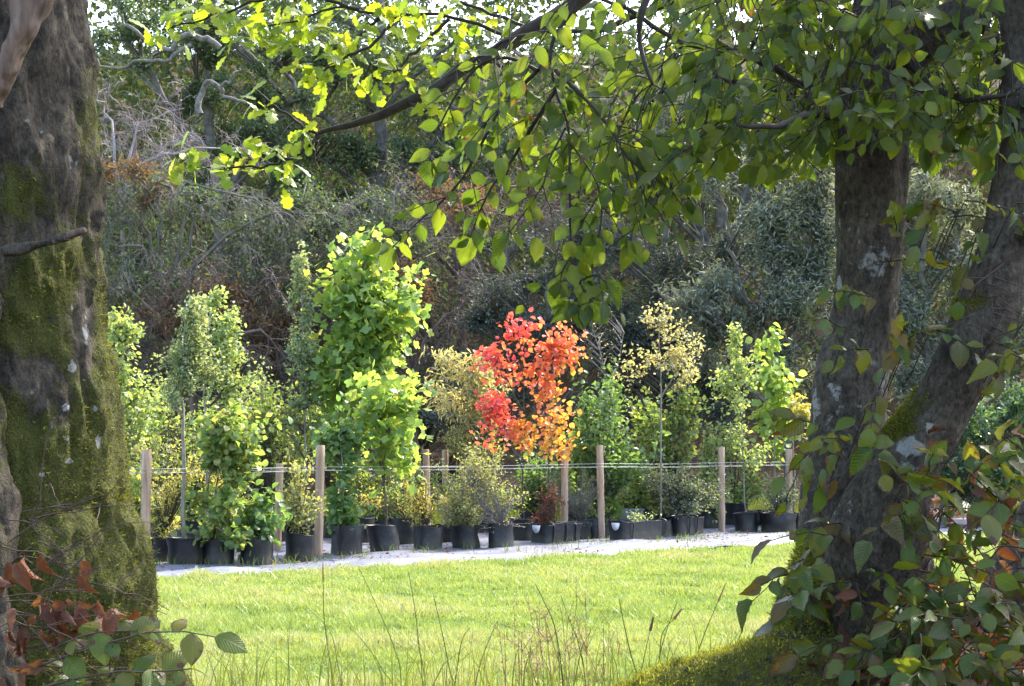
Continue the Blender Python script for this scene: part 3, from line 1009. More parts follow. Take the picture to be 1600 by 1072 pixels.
# --- centre
potted("potted_shrub", "dense dark green leafy column in the pot right of the second front post", "shrub", 538, 869, 54, 44,
       [[(538, 825), (535, 740), (530, 670)]],
       [(535, 750, 32, 60, 2.2), (530, 690, 34, 40, 1.3), (528, 810, 22, 24, .6)], 'big', V['green'], .10, 110, 8, 12, G_S, indiv=160)
potted("tulip_tree", "tall bright yellow-green tulip tree with lobed leaves, highest in the row", "tree", 556, 850, 50, 38,
       [[(535, 822), (530, 680), (538, 580), (560, 470), (575, 385)], [(536, 640), (560, 560), (600, 470)]],
       [(560, 445, 52, 56, 2.2), (540, 520, 62, 70, 3.0), (605, 495, 48, 56, 2.4), (575, 400, 22, 26, .6), (585, 590, 56, 60, 2.4), (520, 590, 36, 46, 1.2), (565, 520, 60, 60, 2)],
       'tulip', M_TULIP, .15, 330, 6, 13, "potted tulip trees", indiv=300, stem_r=.03, droop=.45, spread=2.0)
potted("tulip_tree", "smaller tulip tree with thin dark stem under the tall one's crown", "tree", 600, 865, 46, 43,
       [[(605, 822), (600, 740), (592, 660)], [(600, 760), (590, 690)]],
       [(610, 640, 42, 46, 1.6), (635, 690, 22, 34, .8), (590, 690, 26, 36, .6), (650, 620, 8, 10, .12)], 'tulip', M_TULIP, .15, 60, 6, 14, "potted tulip trees", indiv=160, stem_r=.016, stem_mat=M_STEM_D, droop=.4, spread=1.8)
potted("potted_shrub", "thin sparse green shrub in front of the smaller tulip tree's stem", "shrub", 630, 852, 42, 38, [],
       [(590, 780, 34, 34, 1.2), (625, 780, 24, 34, 1)], 'small', V['hazel'], .05, 110, 6, 15, G_S)
potted("potted_shrub", "small golden yellow shrub beside the slim rear post", "shrub", 666, 861, 46, 38, [],
       [(640, 760, 22, 40, 1.5), (655, 795, 28, 26, 1.2), (560, 775, 14, 20, .4)], 'small', V['gold'], .05, 110, 7, 16, G_S)
potted("potted_shrub", "wide airy olive yellow bush in a black pot left of the red tree", "shrub", 727, 858, 44, 37, [],
       [(715, 770, 48, 44, 2.6), (760, 745, 50, 44, 2), (690, 790, 28, 30, 1), (740, 715, 40, 24, .8)], 'small', V['olive'], .045, 420, 9, 17, G_S, twig_mat=M_GREYTWIG)
potted("potted_shrub", "nearly bare grey twiggy shrub in the pot below the red leaves", "shrub", 782, 858, 42, 37, [],
       [(775, 790, 34, 30, 2), (740, 785, 22, 24, .7), (800, 770, 20, 30, .7)], 'small', V['straw'], .03, 130, 2, 18, G_S, twig_mat=M_GREYTWIG, twig_r=.006)
potted("bamboo", "pale straw coloured feathery bamboo-like plant behind the olive bush", "bamboo", 716, 833, 36, 30,
       [[(712, 810), (714, 680), (708, 600), (690, 560)], [(720, 810), (728, 660), (738, 590), (765, 550)], [(716, 810), (720, 650), (725, 570)]],
       [(735, 590, 44, 34, 2), (690, 620, 26, 20, .6), (770, 610, 26, 30, .8), (705, 570, 24, 18, .5), (735, 650, 36, 30, .5)], 'narrow', V['straw'], .14, 170, 8, 19, stem_r=.010, stem_mat=M_CANE, droop=.6)


def red_zone(P, k, rng):
    px, py = proj(P)
    s = (px - 770) / 200 + (py - 530) / 200 + rng.normal(0, .13, len(P))
    s = np.where((py > 600) & (px < 800), s - .45, s)
    return np.where(s > .9, 2, np.where(s > .32, 1, 0))


potted("red_maple", "young maple with scarlet to orange autumn leaves, the only red tree", "tree", 815, 846, 40, 34,
       [[(818, 812), (816, 700), (818, 600), (808, 510)], [(856, 815), (858, 700), (852, 600), (880, 520)], [(818, 740), (800, 690), (770, 640)], [(856, 720), (870, 660), (868, 600)],
        [(816, 640), (790, 590), (775, 550)]],
       [(806, 518, 20, 18, 1.0), (778, 560, 26, 24, 1.7), (872, 538, 36, 28, 2.6), (842, 555, 20, 22, .9), (893, 540, 16, 26, .8), (762, 645, 34, 24, 2.4), (798, 662, 30, 22, 1.5),
        (822, 682, 24, 20, 1.1), (862, 605, 24, 22, 1.0), (872, 655, 24, 26, 1.2), (852, 690, 18, 14, .4), (812, 585, 24, 12, .5), (880, 680, 14, 14, .3), (842, 590, 16, 18, .5)],
       'maple', {'mats': [M_RED, M_REDORANGE, M_ORANGE], 'zone': red_zone}, .085, 145, 8, 20, indiv=300, stem_r=.014, stem_mat=M_STEM_D, droop=.35, shell=3, spread=1.9)

# --- planter bags and the right end
bagroot, bc, bD, bpo = potted("planter_bag", "long black planter bag with a small maroon shrub, below the red tree", "planter", 868, 851, 60, 31, [],
       [(850, 790, 22, 26, 1.2), (866, 775, 18, 22, .5)], 'small', V['maroon'], .05, 90, 7, 21, "long planter bags", bag=(.42, .2), pname="bag")
potted("potted_shrub", "wispy grey-green shrub between the maroon shrub and the tall front post", "shrub", 905, 843, 44, 30, [],
       [(885, 770, 28, 34, 1.6), (915, 785, 24, 24, 1), (935, 760, 16, 16, .4)], 'narrow', V['grey'], .05, 170, 6, 22, G_S, twig_mat=M_GREYTWIG, twig_r=.005)
potted("potted_shrub", "big leafy green shrub filling the gap behind the tall front post", "shrub", 935, 838, 50, 30, [],
       [(940, 690, 50, 60, 2), (975, 620, 50, 50, 2), (930, 640, 30, 60, 1), (985, 720, 50, 50, 1.6)], 'oval', V['green'], .10, 330, 8, 23, G_S)
potted("potted_shrub", "second leafy green shrub under the pale yellow tree", "shrub", 1050, 832, 50, 30, [],
       [(1040, 650, 46, 60, 2), (1075, 640, 32, 50, 1.2), (1030, 730, 60, 50, 2), (1085, 700, 28, 40, .8)], 'oval', V['hazel'], .10, 300, 8, 24, G_S)
potted("potted_tree", "thin crowned young tree with straw yellow leaves and white stem", "tree", 1033, 840, 44, 30,
       [[(1032, 800), (1033, 680), (1033, 600), (1030, 520), (1040, 475)], [(1033, 620), (1070, 560)]],
       [(1030, 560, 34, 30, 1.6), (1065, 560, 30, 30, 1.4), (1040, 500, 18, 24, .6), (980, 560, 28, 20, .9), (1005, 495, 14, 14, .3), (1085, 580, 14, 18, .4)], 'oval', V['straw'], .06, 190, 6, 25, G_T, stem_r=.018)
potted("potted_tree", "bare reddish twigged sapling right of the red tree", "tree", 925, 836, 36, 26,
       [[(945, 800), (950, 640), (940, 560), (925, 515)], [(948, 640), (965, 570), (975, 520)]],
       [(945, 560, 34, 50, 1)], 'small', V['straw'], .035, 60, 1, 26, G_T, stem_r=.012, stem_mat=M_GREYTWIG, twig_mat=M_GREYTWIG, twig_r=.006)
bag2, b2c, b2D, b2po = potted("planter_bag", "long black planter bag with sparse weeds beside the tall front post", "planter", 996, 846, 60, 31, [],
       [(985, 808, 30, 10, 1), (1015, 806, 20, 8, .6)], 'small', V['pale'], .04, 26, 6, 27, "long planter bags", bag=(.50, .2), pname="bag")
bag3, b3c, b3D, b3po = potted("planter_bag", "black planter bag carrying a dense dark grey-green bush", "planter", 1072, 839, 56, 29, [],
       [(1060, 775, 44, 36, 3), (1040, 785, 26, 26, 1), (1085, 780, 24, 28, 1), (1055, 745, 34, 22, 1)], 'small', V['grey'], .05, 420, 9, 28, "long planter bags", bag=(.36, .2), pname="bag")
potted("potted_tree", "slim young tree with drooping pale leaves in the small pot beyond the fourth post", "tree", 1168, 832, 40, 30,
       [[(1165, 805), (1162, 740), (1158, 640), (1150, 540)]],
       [(1145, 580, 20, 50, 1.5), (1150, 640, 28, 44, 1.5), (1148, 525, 8, 26, .4), (1120, 600, 16, 18, .4), (1165, 720, 26, 34, 1), (1175, 580, 12, 24, .4)], 'oval', V['pale'], .075, 170, 7, 29, G_T, stem_r=.016)
potted("potted_tree", "bright lime green young chestnut-like tree at the right end of the row", "tree", 1212, 824, 40, 26,
       [[(1210, 800), (1210, 700), (1208, 600), (1205, 535)]],
       [(1207, 580, 26, 26, 1.2), (1210, 630, 40, 34, 1.8), (1215, 680, 36, 30, 1.4), (1203, 540, 12, 18, .4)], 'big', V['lime'], .15, 90, 6, 30, G_T, indiv=120, stem_r=.02, droop=.6)
potted("potted_shrub", "dense grey-green shrub in the square black pot beside the grey tree stem", "shrub", 1222, 833, 54, 32, [],
       [(1225, 775, 26, 26, 2), (1210, 760, 18, 20, .8), (1240, 765, 16, 24, .8)], 'small', V['grey'], .045, 200, 8, 31, G_S)
potted("potted_tree", "yellow leaved sapling partly hidden behind the grey tree stem", "tree", 1262, 828, 40, 26,
       [[(1258, 800), (1256, 720), (1250, 620)]],
       [(1250, 640, 22, 24, 1), (1262, 690, 26, 40, 1)], 'big', V['gold'], .09, 40, 6, 32, G_T)
# dark empty or hidden pots seen between the front ones
for k_, (px, py, pw, ph, lab) in enumerate([(705, 850, 34, 32, "crumpled black pot between two front pots left of the olive bush"),
                                            (932, 842, 36, 30, "black pot just left of the tall front post"),
                                            (1114, 824, 28, 22, "small black pot just left of the fourth front post")]):
    potted("potted_shrub", lab + " with a few leaves", "shrub", px, py, pw, ph, [], [(px, py - ph - 12, 16, 14, 1)], 'small', V['hazel'], .05, 14, 6, 60 + k_, G_S)


# --- plants standing in the rows further back
for i_, (lab, px, py, lobes, lf, mt, ls, n_) in enumerate([
    ("leafy green shrub close behind the first front post", 246, 856, [(240, 740, 46, 60, 2), (228, 660, 36, 50, 1.4)], 'oval', 'hazel', .085, 170),
    ("pale green bush right behind the stubby rear post", 452, 846, [(452, 720, 36, 70, 2), (440, 800, 40, 36, 1.2)], 'oval', 'pale', .08, 190),
    ("yellowish low bush between the large-leaved bush and the clear-stemmed tree", 372, 846, [(365, 790, 50, 36, 2), (335, 745, 36, 36, 1)], 'small', 'yellow', .06, 200),
    ("mixed green bush behind the smaller tulip tree's pot", 588, 843, [(585, 770, 44, 44, 2), (560, 720, 36, 40, 1), (620, 740, 26, 40, .8)], 'oval', 'hazel', .075, 190),
    ("pale bush filling the gap beside the slim rear post", 655, 838, [(650, 765, 36, 46, 1.6), (690, 770, 34, 36, 1.2)], 'small', 'pale', .06, 190),
    ("green bush behind the stems of the red tree", 835, 835, [(830, 765, 46, 44, 2), (868, 745, 34, 44, 1.2)], 'oval', 'green', .08, 180),
    ("tall green shrub between the red tree and the tall front post", 905, 832, [(905, 700, 26, 70, 2), (915, 770, 30, 36, 1)], 'oval', 'hazel', .085, 170),
    ("pale low bush behind the pale grey crate", 1000, 828, [(1000, 765, 46, 40, 2), (960, 780, 26, 30, .8)], 'oval', 'pale', .08, 170),
    ("light green bush left of the fourth front post", 1106, 826, [(1108, 690, 20, 46, 1.2), (1108, 765, 26, 44, 1.6)], 'oval', 'pale', .08, 130),
    ("airy green shrub right of the fourth front post", 1150, 822, [(1142, 690, 20, 40, 1), (1175, 755, 26, 34, 1.4)], 'oval', 'pale', .08, 130),
    ("low feathery shrub under the straw coloured bamboo-like plant", 756, 834, [(700, 690, 36, 26, 1), (765, 690, 46, 34, 1.4)], 'small', 'olive', .055, 220),
    ("grey-green bush far back between the twin-topped tree and the columnar tree", 420, 838, [(425, 640, 30, 50, 1.4), (400, 610, 26, 36, 1)], 'small', 'sage', .07, 170),
    ("fresh green bush behind the leafy column", 520, 842, [(510, 700, 30, 50, 1.4), (490, 650, 26, 40, 1)], 'oval', 'pale', .08, 150),
]):
    potted("potted_shrub", lab, "shrub", px, py, 40, 32, [], lobes, lf, V[mt], ls, n_, 8, 500 + i_, G_S)


def strap(root, po, c, D, half, offs):
    """Seams round the long front face of a planter bag and its white tag."""
    for s in offs:
        g = Geo()
        x, h = s * half[0], 31 * D / FPX
        pts = []
        for t, z in ((half[1] * 1.03, .03), (half[1] * 1.05, h * .5), (half[1] * 1.05, h * .97), (0, h * 1.0)):
            pts.append(np.array([c[0] + x * ROW[0] + t * ROW[1], c[1] + x * ROW[1] - t * ROW[0], c[2] + z]))
        limb(g, pts, .012, .012, 10, 5)
        part(root, "seam", g, M_POT, parent=po)


def tag_plate(root, po, c, half, h, w, hh, along):
    g = Geo()
    e = half[0] * 1.01
    t0 = along
    v = []
    for i in range(9):
        a = math.pi * i / 8
        v.append((t0 + math.cos(a) * w, h - math.sin(a) * hh))
    V = [np.array([c[0] - e * ROW[0] + t * ROW[1], c[1] - e * ROW[1] - t * ROW[0], c[2] + z]) for t, z in v]
    V2 = [p - np.array([ROW[0], ROW[1], 0]) * .012 for p in V]
    F = [(0, i, i + 1) for i in range(1, 8)] + [(9, 9 + i + 1, 9 + i) for i in range(1, 8)]
    for i in range(9):
        j = (i + 1) % 9
        F += [(i, 9 + i, 9 + j), (i, 9 + j, j)]
    g.add(np.array(V + V2), F)
    part(root, "tag", g, M_LABEL, parent=po, smooth=False)


strap(bagroot, bpo, bc, bD, (.42, .2), (-.55, .1, .6))
strap(bag2, b2po, b2c, b2D, (.5, .2), (-.6, .97))
strap(bag3, b3po, b3c, b3D, (.36, .2), (-.3, .25))
tag_plate(bagroot, bpo, bc, (.42, .2), .29, .085, .12, .02)
tag_plate(bag2, b2po, b2c, (.5, .2), .29, .085, .12, .02)


# --- posts and wires
def post(root, px, py, h, r, seed):
    rng = np.random.default_rng(seed)
    D = ground_d(py)
    c = at(px, py, D); c[2] = 0
    g = Geo()
    lean = rng.normal(0, .012, 2)
    P = np.array([[c[0] + lean[0] * z, c[1] + lean[1] * z, z - .05] for z in np.linspace(0, h + .05, 9)])
    R = np.full(9, r) * rng.uniform(.97, 1.04, 9)
    v, f, u = tubes(np.concatenate([P, P[-1:] + [0, 0, .006]])[None], np.append(R, r * .9)[None], 14, True)
    g.add(v, f, u)
    part(root, "post", g, M_POST)
    return c


def fence(label, posts, wires, name="wire_fence"):
    D0 = ground_d(posts[0][1])
    base = at(posts[0][0], posts[0][1], D0)
    root = thing(name, label, "fence", tuple(base))
    cs = [post(root, px, py, h, r, int(px)) for px, py, h, r in posts]
    a, b = cs[0], cs[-1]
    d = unit(b - a)
    for z in wires:
        g = Geo()
        pts = [a - d * 4 + [0, -.05, z], a + [0, -.05, z]]
        for c0, c1 in zip(cs[:-1], cs[1:]):
            m = (c0 + c1) / 2
            pts += [m + [0, -.05, z - .015], c1 + [0, -.05, z]]
        pts.append(b + d * 4 + [0, -.05, z])
        limb(g, pts, .003, .003, 60, 4)
        part(root, "wire", g, M_WIRE)
    return root


fence("front row of pale round timber posts joined by thin wires", [(226, 888, 1.475, .062), (497, 871, 1.53, .06), (940, 842, 1.54, .058), (1128, 833, 1.51, .058)], (1.24, 1.19))
fence("rear row of weathered round timber posts with thin wires, behind the pots", [(433, 862, 1.27, .055), (669, 843, 1.47, .055), (882, 843, 1.5, .058), (1233, 826, 1.47, .062)], (1.18,))
r_ = thing("timber_stake", "short grey weathered stake left of the bamboo-like plant", "stake", tuple(at(695, 830, ground_d(830))))
post(r_, 695, 832, 1.46, .055, 77)

# --- grey crate behind the second bag, dark trays at the right end
def crate(name, label, px, py, w, h, dpt, mat, D):
    c = at(px, py, D)
    root = thing(name, label, "crate", tuple(c))
    th = .012
    R = np.array([[ROW[0], ROW[1], 0], [-ROW[1], ROW[0], 0], [0, 0, 1]])

    def box(nm, lo, hi):
        v = np.array([[x, y, z] for x in (lo[0], hi[0]) for y in (lo[1], hi[1]) for z in (lo[2], hi[2])]) @ R + c
        f = [(0, 1, 3), (0, 3, 2), (4, 6, 7), (4, 7, 5), (0, 4, 5), (0, 5, 1), (2, 3, 7), (2, 7, 6), (0, 2, 6), (0, 6, 4), (1, 5, 7), (1, 7, 3)]
        part(root, nm, Geo().add(v, f), mat, smooth=False)
    box("side_panel", (-w / 2, -dpt / 2, 0), (w / 2, -dpt / 2 + th, h))
    box("side_panel", (-w / 2, dpt / 2 - th, 0), (w / 2, dpt / 2, h))
    box("end_panel", (-w / 2 - .001, -dpt / 2 + th, 0), (-w / 2 + th, dpt / 2 - th, h))
    box("end_panel", (w / 2 - th, -dpt / 2 + th, 0), (w / 2 + .001, dpt / 2 - th, h))
    box("base_panel", (-w / 2 + th, -dpt / 2 + th, 0.002), (w / 2 - th, dpt / 2 - th, th))
    box("rim", (-w / 2 - .015, -dpt / 2 - .015, h - .03), (w / 2 + .015, -dpt / 2 - .001, h + .004))
    return root


Dq = ground_d(832)
crate("storage_crate", "pale grey plastic crate behind the planter bag with sparse weeds", 985, 832, .36, .42, .3, M_CRATE, Dq)
Dq = ground_d(822)
crate("storage_crate", "black plastic crate behind the slim young tree's pot", 1182, 822, .62, .30, .4, M_POT, Dq)

# ------------------------------------------------------------------ the wood behind
W_WILLOW = leaf_mat("willow_leaf", [(.09, .115, .09), (.14, .17, .14), (.20, .23, .195), (.28, .31, .27), (.11, .14, .12)], .3, .65, .35, veins=0, tcol=1.0)
W_DARK = leaf_mat("dark_willow_leaf", [(.04, .055, .048), (.065, .085, .075), (.10, .125, .11), (.15, .175, .155)], .25, .65, .35, veins=0, tcol=1.0)
W_IVY = leaf_mat("ivy_leaf", [(.045, .08, .042), (.08, .125, .06), (.12, .175, .08), (.06, .10, .052)], .28, .62, .3, veins=0)
W_MIXED = leaf_mat("woodland_leaf", [(.045, .07, .035), (.07, .105, .045), (.11, .145, .065), (.145, .155, .075)], .3, .65, .25, veins=0)
W_LAUREL = leaf_mat("laurel_leaf", [(.05, .11, .06), (.08, .15, .08), (.11, .19, .09), (.06, .13, .075)], .35, .4, .5, veins=0)
W_BRACKEN = leaf_mat("bracken_leaf", [(.15, .085, .07), (.21, .12, .095), (.105, .068, .052), (.16, .15, .065)], .3, .6, .3, veins=0)
W_LILAC = plain_mat("lilac_grey_twig", (.19, .155, .165), (.36, .31, .325), 3, .85)
W_BROWNTW = plain_mat("brown_twig", (.075, .055, .05), (.19, .145, .125), 3, .85)
W_GREYTW = plain_mat("grey_twig", (.07, .065, .055), (.20, .185, .155), 3, .85)
W_TRUNK = plain_mat("woodland_bark", (.05, .045, .038), (.16, .15, .13), 5, .9, bump=.5, bscale=12)
W_PALELIMB = plain_mat("pale_bare_limb", (.08, .075, .065), (.24, .225, .20), 9, .9, .2, .8, 30)
W_MOSSLIMB = plain_mat("mossy_limb", (.07, .085, .025), (.20, .20, .08), 7, .9)


def wild(name, label, cat, base, trunk, lobes, D, tmpl, mat, lsize, ntw, kl, seed, group=None, trunk_r=.14, tw_r=.009,
         twmat=None, droop=.25, shell=2.4, extra=None, up_norm=.5, inner=.45, tmat=None, spread=1.3):
    rng = np.random.default_rng(seed)
    c = at(base[0], HZ, D); c[2] = float(ground_z(c[0], c[1])) - .05
    root = thing(name, label, cat, tuple(c), group)
    k = D / FPX
    tg = Geo()
    S = []
    for j, st in enumerate(trunk):
        pts = [at(a, b, D + (e[0] if e else 0)) for a, b, *e in st]
        if j == 0: pts[0] = c.copy()
        r = trunk_r if j == 0 else trunk_r * .55
        S.append(limb(tg, pts, r, r * .35, 20, 7, .25, seed + j))
    S = np.concatenate(S)
    lob = []
    for a, b, ra, rb, w, *dd in lobes:
        cc = at(a, b, D + (dd[0] if dd else 0))
        for q in range(6):
            f_ = rng.uniform(.28, .6)
            lob.append((cc + rng.normal(size=3) * np.array([ra, ra * .8, rb]) * k * .58, (ra * k * f_, ra * k * f_ * .8, rb * k * f_ * .8), w * f_))
    # a bough into each mass of foliage, so that twigs stay short
    B_ = [S]
    for cc, rr_, w_ in lob[::2]:
        st_ = S[np.argmin(np.abs(cc[2] - S[:, 2] - .8 * np.hypot(cc[0] - S[:, 0], cc[1] - S[:, 1])) + .3 * np.linalg.norm(S - cc, axis=1))]
        md_ = (st_ + cc) / 2 + np.array([rng.normal(0, .15), rng.normal(0, .15), .12 * np.linalg.norm(cc - st_)])
        B_.append(limb(tg, [st_, md_, cc], trunk_r * .3, trunk_r * .08, 10, 5, .2, int(rng.integers(1, 999))))
    S = np.concatenate(B_)
    part(root, "trunk", tg, tmat or W_TRUNK)
    tw, P, A, Nn, sz = foliage(rng, lob, S, int(ntw * 1.5), kl, lsize, droop, shell=shell, inner=inner, up_norm=up_norm, spread=spread)
    tw = tw[:, ::2]
    R = np.linspace(1.6, .4, 3)[None] * tw_r * rng.uniform(.6, 1.3, (len(tw), 1))
    v, f, u = tubes(tw, R, 3)
    part(root, "branches", Geo().add(v, f, u), twmat or W_TRUNK, stuff=True)
    g = Geo()
    scatter(g, tmpl, P, frames(A, Nn), sz, rng.random(len(P)))
    part(root, "crown", g, mat, smooth=False, stuff=True)
    for nm, pts, r0, r1, mt in (extra or []):
        eg = Geo()
        limb(eg, [at(a, b, D + (e[0] if e else -1)) for a, b, *e in pts], r0, r1, 26, 7, .22, seed + len(pts))
        part(root, nm, eg, mt)
    return root


def sprout(rng, P, k, L, out=.9, droop=.35, m2=5, t0=.2, up=0.0):
    n, m, _ = P.shape
    i = np.repeat(np.arange(n), k)
    t = t0 + (1 - t0) * rng.random(len(i))
    x = t * (m - 1)
    a = np.minimum(x.astype(int), m - 2)
    f = (x - a)[:, None]
    pos = P[i, a] * (1 - f) + P[i, a + 1] * f
    tan = unit(P[i, a + 1] - P[i, a])
    d = unit(tan * .8 + rng.normal(size=tan.shape) * out * .7 + np.array([0, 0, up]))
    ln = L * rng.uniform(.45, 1.25, len(i)) * (1.15 - .5 * t)
    s = np.linspace(0, 1, m2)[None, :, None]
    Q = pos[:, None] + d[:, None] * ln[:, None, None] * s
    Q = Q + np.array([0, 0, -1.0]) * (droop * ln)[:, None, None] * s * s
    Q = Q + rng.normal(size=Q.shape) * (ln * .045)[:, None, None] * s
    return Q


def bare(name, label, limbs, D, seed, mat, ks=(9, 8, 4), Ls=(1.7, .8, .4), r0=.05, droop=.35, group=None, leafy=None, base=None, out=.9, up=0.0):
    """A leafless shrub or low tree: limbs traced, three orders of twigs grown on them."""
    rng = np.random.default_rng(seed)
    b = at(base or limbs[0][0][0], HZ, D); b[2] = float(ground_z(b[0], b[1])) - .05
    root = thing(name, label, "shrub", tuple(b), group)
    L0 = []
    g = Geo()
    limb(g, [b, (b + at(*limbs[0][0][:2], D)) / 2 + [.15, 0, 0], at(*limbs[0][0][:2], D)], r0 * 1.5, r0, 12, 6, .15, seed)
    for st in limbs:
        pts = [at(a, c, D + (e[0] if e else rng.uniform(-.6, .6) * (q > 0))) for q, (a, c, *e) in enumerate(st)]
        P = resample(pts, 9)
        P[1:] += rng.normal(size=(8, 3)) * .06
        L0.append(P)
        v, f, u = tubes(P[None], np.linspace(r0, r0 * .35, 9)[None], 6)
        g.add(v, f, u)
    part(root, "trunk", g, mat)
    P = np.array(L0)
    tg = Geo()
    rr = r0 * .24
    ends = None
    for lv, (k, L) in enumerate(zip(ks, Ls)):
        m2 = (6, 5, 3)[lv]
        P = sprout(rng, P, k, L, out, droop, m2, .12 if lv == 0 else .2, up if lv == 0 else 0)
        R = np.linspace(1, .45, m2)[None] * rr * rng.uniform(.7, 1.2, (len(P), 1))
        v, f, u = tubes(P, R, 3)
        tg.add(v, f, u)
        rr = max(rr * .6, .0036)
    part(root, "twigs", tg, mat, stuff=True)
    if leafy:
        mt, tm, ls, share = leafy
        q = P[rng.random(len(P)) < share]
        pos = q[:, -1] + rng.normal(size=(len(q), 3)) * .03
        lg = Geo()
        scatter(lg, tm, pos, frames(rng.normal(size=pos.shape) + [0, 0, -.4], rng.normal(size=pos.shape) + [0, 0, 1]), ls * rng.uniform(.6, 1.2, len(q)), rng.random(len(q)))
        part(root, "leaves", lg, mt, smooth=False, stuff=True)
    return root


GW = "grey willows at the edge of the wood"
# willows, right half
wild("willow", "pale silvery willow at the wood edge, close left of the grey beech stem", "tree", (1230,), [[(1230, 700), (1225, 560), (1215, 420), (1200, 250)], [(1222, 560), (1270, 420), (1290, 300)], [(1220, 540), (1160, 440), (1130, 330)]],
     [(1220, 300, 90, 90, 2.4), (1190, 400, 80, 80, 2.2), (1265, 400, 70, 90, 2), (1225, 500, 90, 60, 1.8), (1130, 480, 50, 60, 1), (1290, 540, 60, 80, 1)], 31, L_NARROW, W_WILLOW, .15, 1500, 9, 101, GW, .13, up_norm=.2)
wild("willow", "dark dense willow right behind the straw yellow tree", "tree", (1040,), [[(1040, 700), (1045, 560), (1040, 420), (1050, 260)], [(1044, 560), (1090, 430), (1100, 330)]],
     [(1040, 320, 90, 80, 2), (1030, 430, 100, 80, 2.4), (1080, 540, 90, 80, 2.2), (1130, 600, 80, 70, 1.4), (980, 520, 70, 80, 1.4), (1060, 640, 110, 40, 1.4)], 34, L_NARROW, W_DARK, .15, 1500, 9, 102, GW, .13, up_norm=.2)
wild("willow", "bluish willow thicket behind the red tree", "tree", (860,), [[(860, 700), (862, 560), (850, 420)], [(860, 560), (820, 470), (790, 400)], [(860, 560), (920, 440)]],
     [(850, 430, 90, 60, 1.6), (820, 500, 80, 60, 1.8), (900, 520, 70, 70, 1.6), (760, 560, 70, 60, 1.4), (860, 600, 120, 50, 1.6), (930, 400, 60, 60, 1), (720, 630, 80, 40, 1)], 33, L_SMALL, W_DARK, .085, 1400, 9, 103, GW, .11, up_norm=.2)
wild("willow", "willow showing between the two beech stems", "tree", (1455,), [[(1455, 720), (1450, 560), (1440, 420), (1450, 260)], [(1450, 560), (1490, 430), (1500, 330)]],
     [(1450, 320, 90, 80, 2), (1440, 430, 90, 80, 2), (1500, 520, 90, 80, 2), (1400, 560, 70, 70, 1.4), (1530, 640, 110, 60, 1.6), (1600, 420, 80, 90, 1.6)], 32, L_NARROW, W_WILLOW, .15, 1300, 9, 104, GW, .13, up_norm=.2)
wild("willow", "tall pale willow high behind the drooping beech leaves", "tree", (1130,), [[(1130, 690), (1135, 500), (1120, 260), (1130, 80)], [(1130, 420), (1190, 200), (1210, 80)], [(1132, 420), (1030, 240), (1000, 130)]],
     [(1130, 150, 90, 80, 2), (1030, 220, 90, 80, 2), (1220, 180, 90, 90, 2), (940, 290, 80, 80, 1.8), (1320, 210, 80, 80, 1.4), (1010, 330, 80, 60, 1.2), (1440, 180, 90, 80, 1.4)], 39, L_NARROW, W_WILLOW, .15, 1500, 9, 105, GW, .2, up_norm=.2)

# ivy-clad oaks, left half
GO = "ivy-clad oaks in the wood"
wild("ivy_oak", "ivy-clad oak with gnarled pale dead limbs, high behind the mossy trunk", "tree", (345,), [[(345, 700), (340, 500), (350, 330), (325, 150), (335, -60)], [(342, 330), (400, 220), (470, 150)], [(338, 260), (260, 160), (210, 60)]],
     [(330, 110, 50, 60, 1.6), (310, 190, 55, 60, 1.8), (395, 210, 60, 50, 1.8), (440, 130, 60, 60, 1.5), (350, 290, 70, 50, 1.6), (270, 60, 60, 50, 1.2), (450, 260, 60, 50, 1.3), (390, 40, 80, 50, 1.5), (170, 40, 50, 50, .8), (420, 420, 90, 60, 1.2)],
     40, L_SMALL, W_IVY, .11, 1500, 10, 111, GO, .26, tw_r=.011, twmat=W_GREYTW,
     extra=[("bare_limb", [(345, 75, -2), (300, 55, -2), (270, 75, -2), (240, 68, -2), (205, 50, -2), (192, 20, -2)], .085, .035, W_PALELIMB),
            ("bare_limb", [(300, 62, -2.2), (262, 92, -2.2), (210, 98, -2.2), (180, 105, -2.2), (138, 92, -2.2)], .055, .025, W_PALELIMB),
            ("bare_limb", [(312, 175, -2.4), (308, 150, -2.4), (320, 132, -2.4), (345, 135, -2.4), (352, 150, -2.4), (385, 162, -2.4)], .085, .04, W_PALELIMB),
            ("bare_limb", [(345, 140, -2.5), (362, 128, -2.5), (366, 108, -2.5), (380, 104, -2.5)], .045, .02, W_PALELIMB)])
wild("ivy_oak", "broad dark ivy-clad oak behind the sloping oak bough", "tree", (600,), [[(600, 700), (605, 480), (590, 280), (600, 100), (590, -40)], [(600, 330), (660, 240), (720, 180)], [(598, 300), (530, 210), (480, 170)]],
     [(600, 240, 80, 60, 2), (680, 260, 80, 60, 1.8), (540, 270, 70, 50, 1.5), (620, 130, 90, 60, 1.6), (740, 200, 70, 60, 1.3), (520, 90, 80, 70, 1.4), (740, 90, 90, 60, 1.3), (800, 250, 80, 60, 1), (620, 330, 120, 40, 1)],
     42, L_SMALL, W_IVY, .12, 1400, 9, 112, GO, .28, tw_r=.012, twmat=W_GREYTW,
     extra=[("mossy_limb", [(540, 330, -3), (500, 318, -3), (455, 305, -3), (430, 320, -3), (470, 330, -3), (490, 352, -3), (520, 362, -3), (560, 358, -3)], .09, .04, W_MOSSLIMB),
            ("mossy_limb", [(700, 470, -4), (640, 420, -4), (560, 400, -4), (480, 405, -4), (420, 420, -4)], .05, .02, W_MOSSLIMB)])

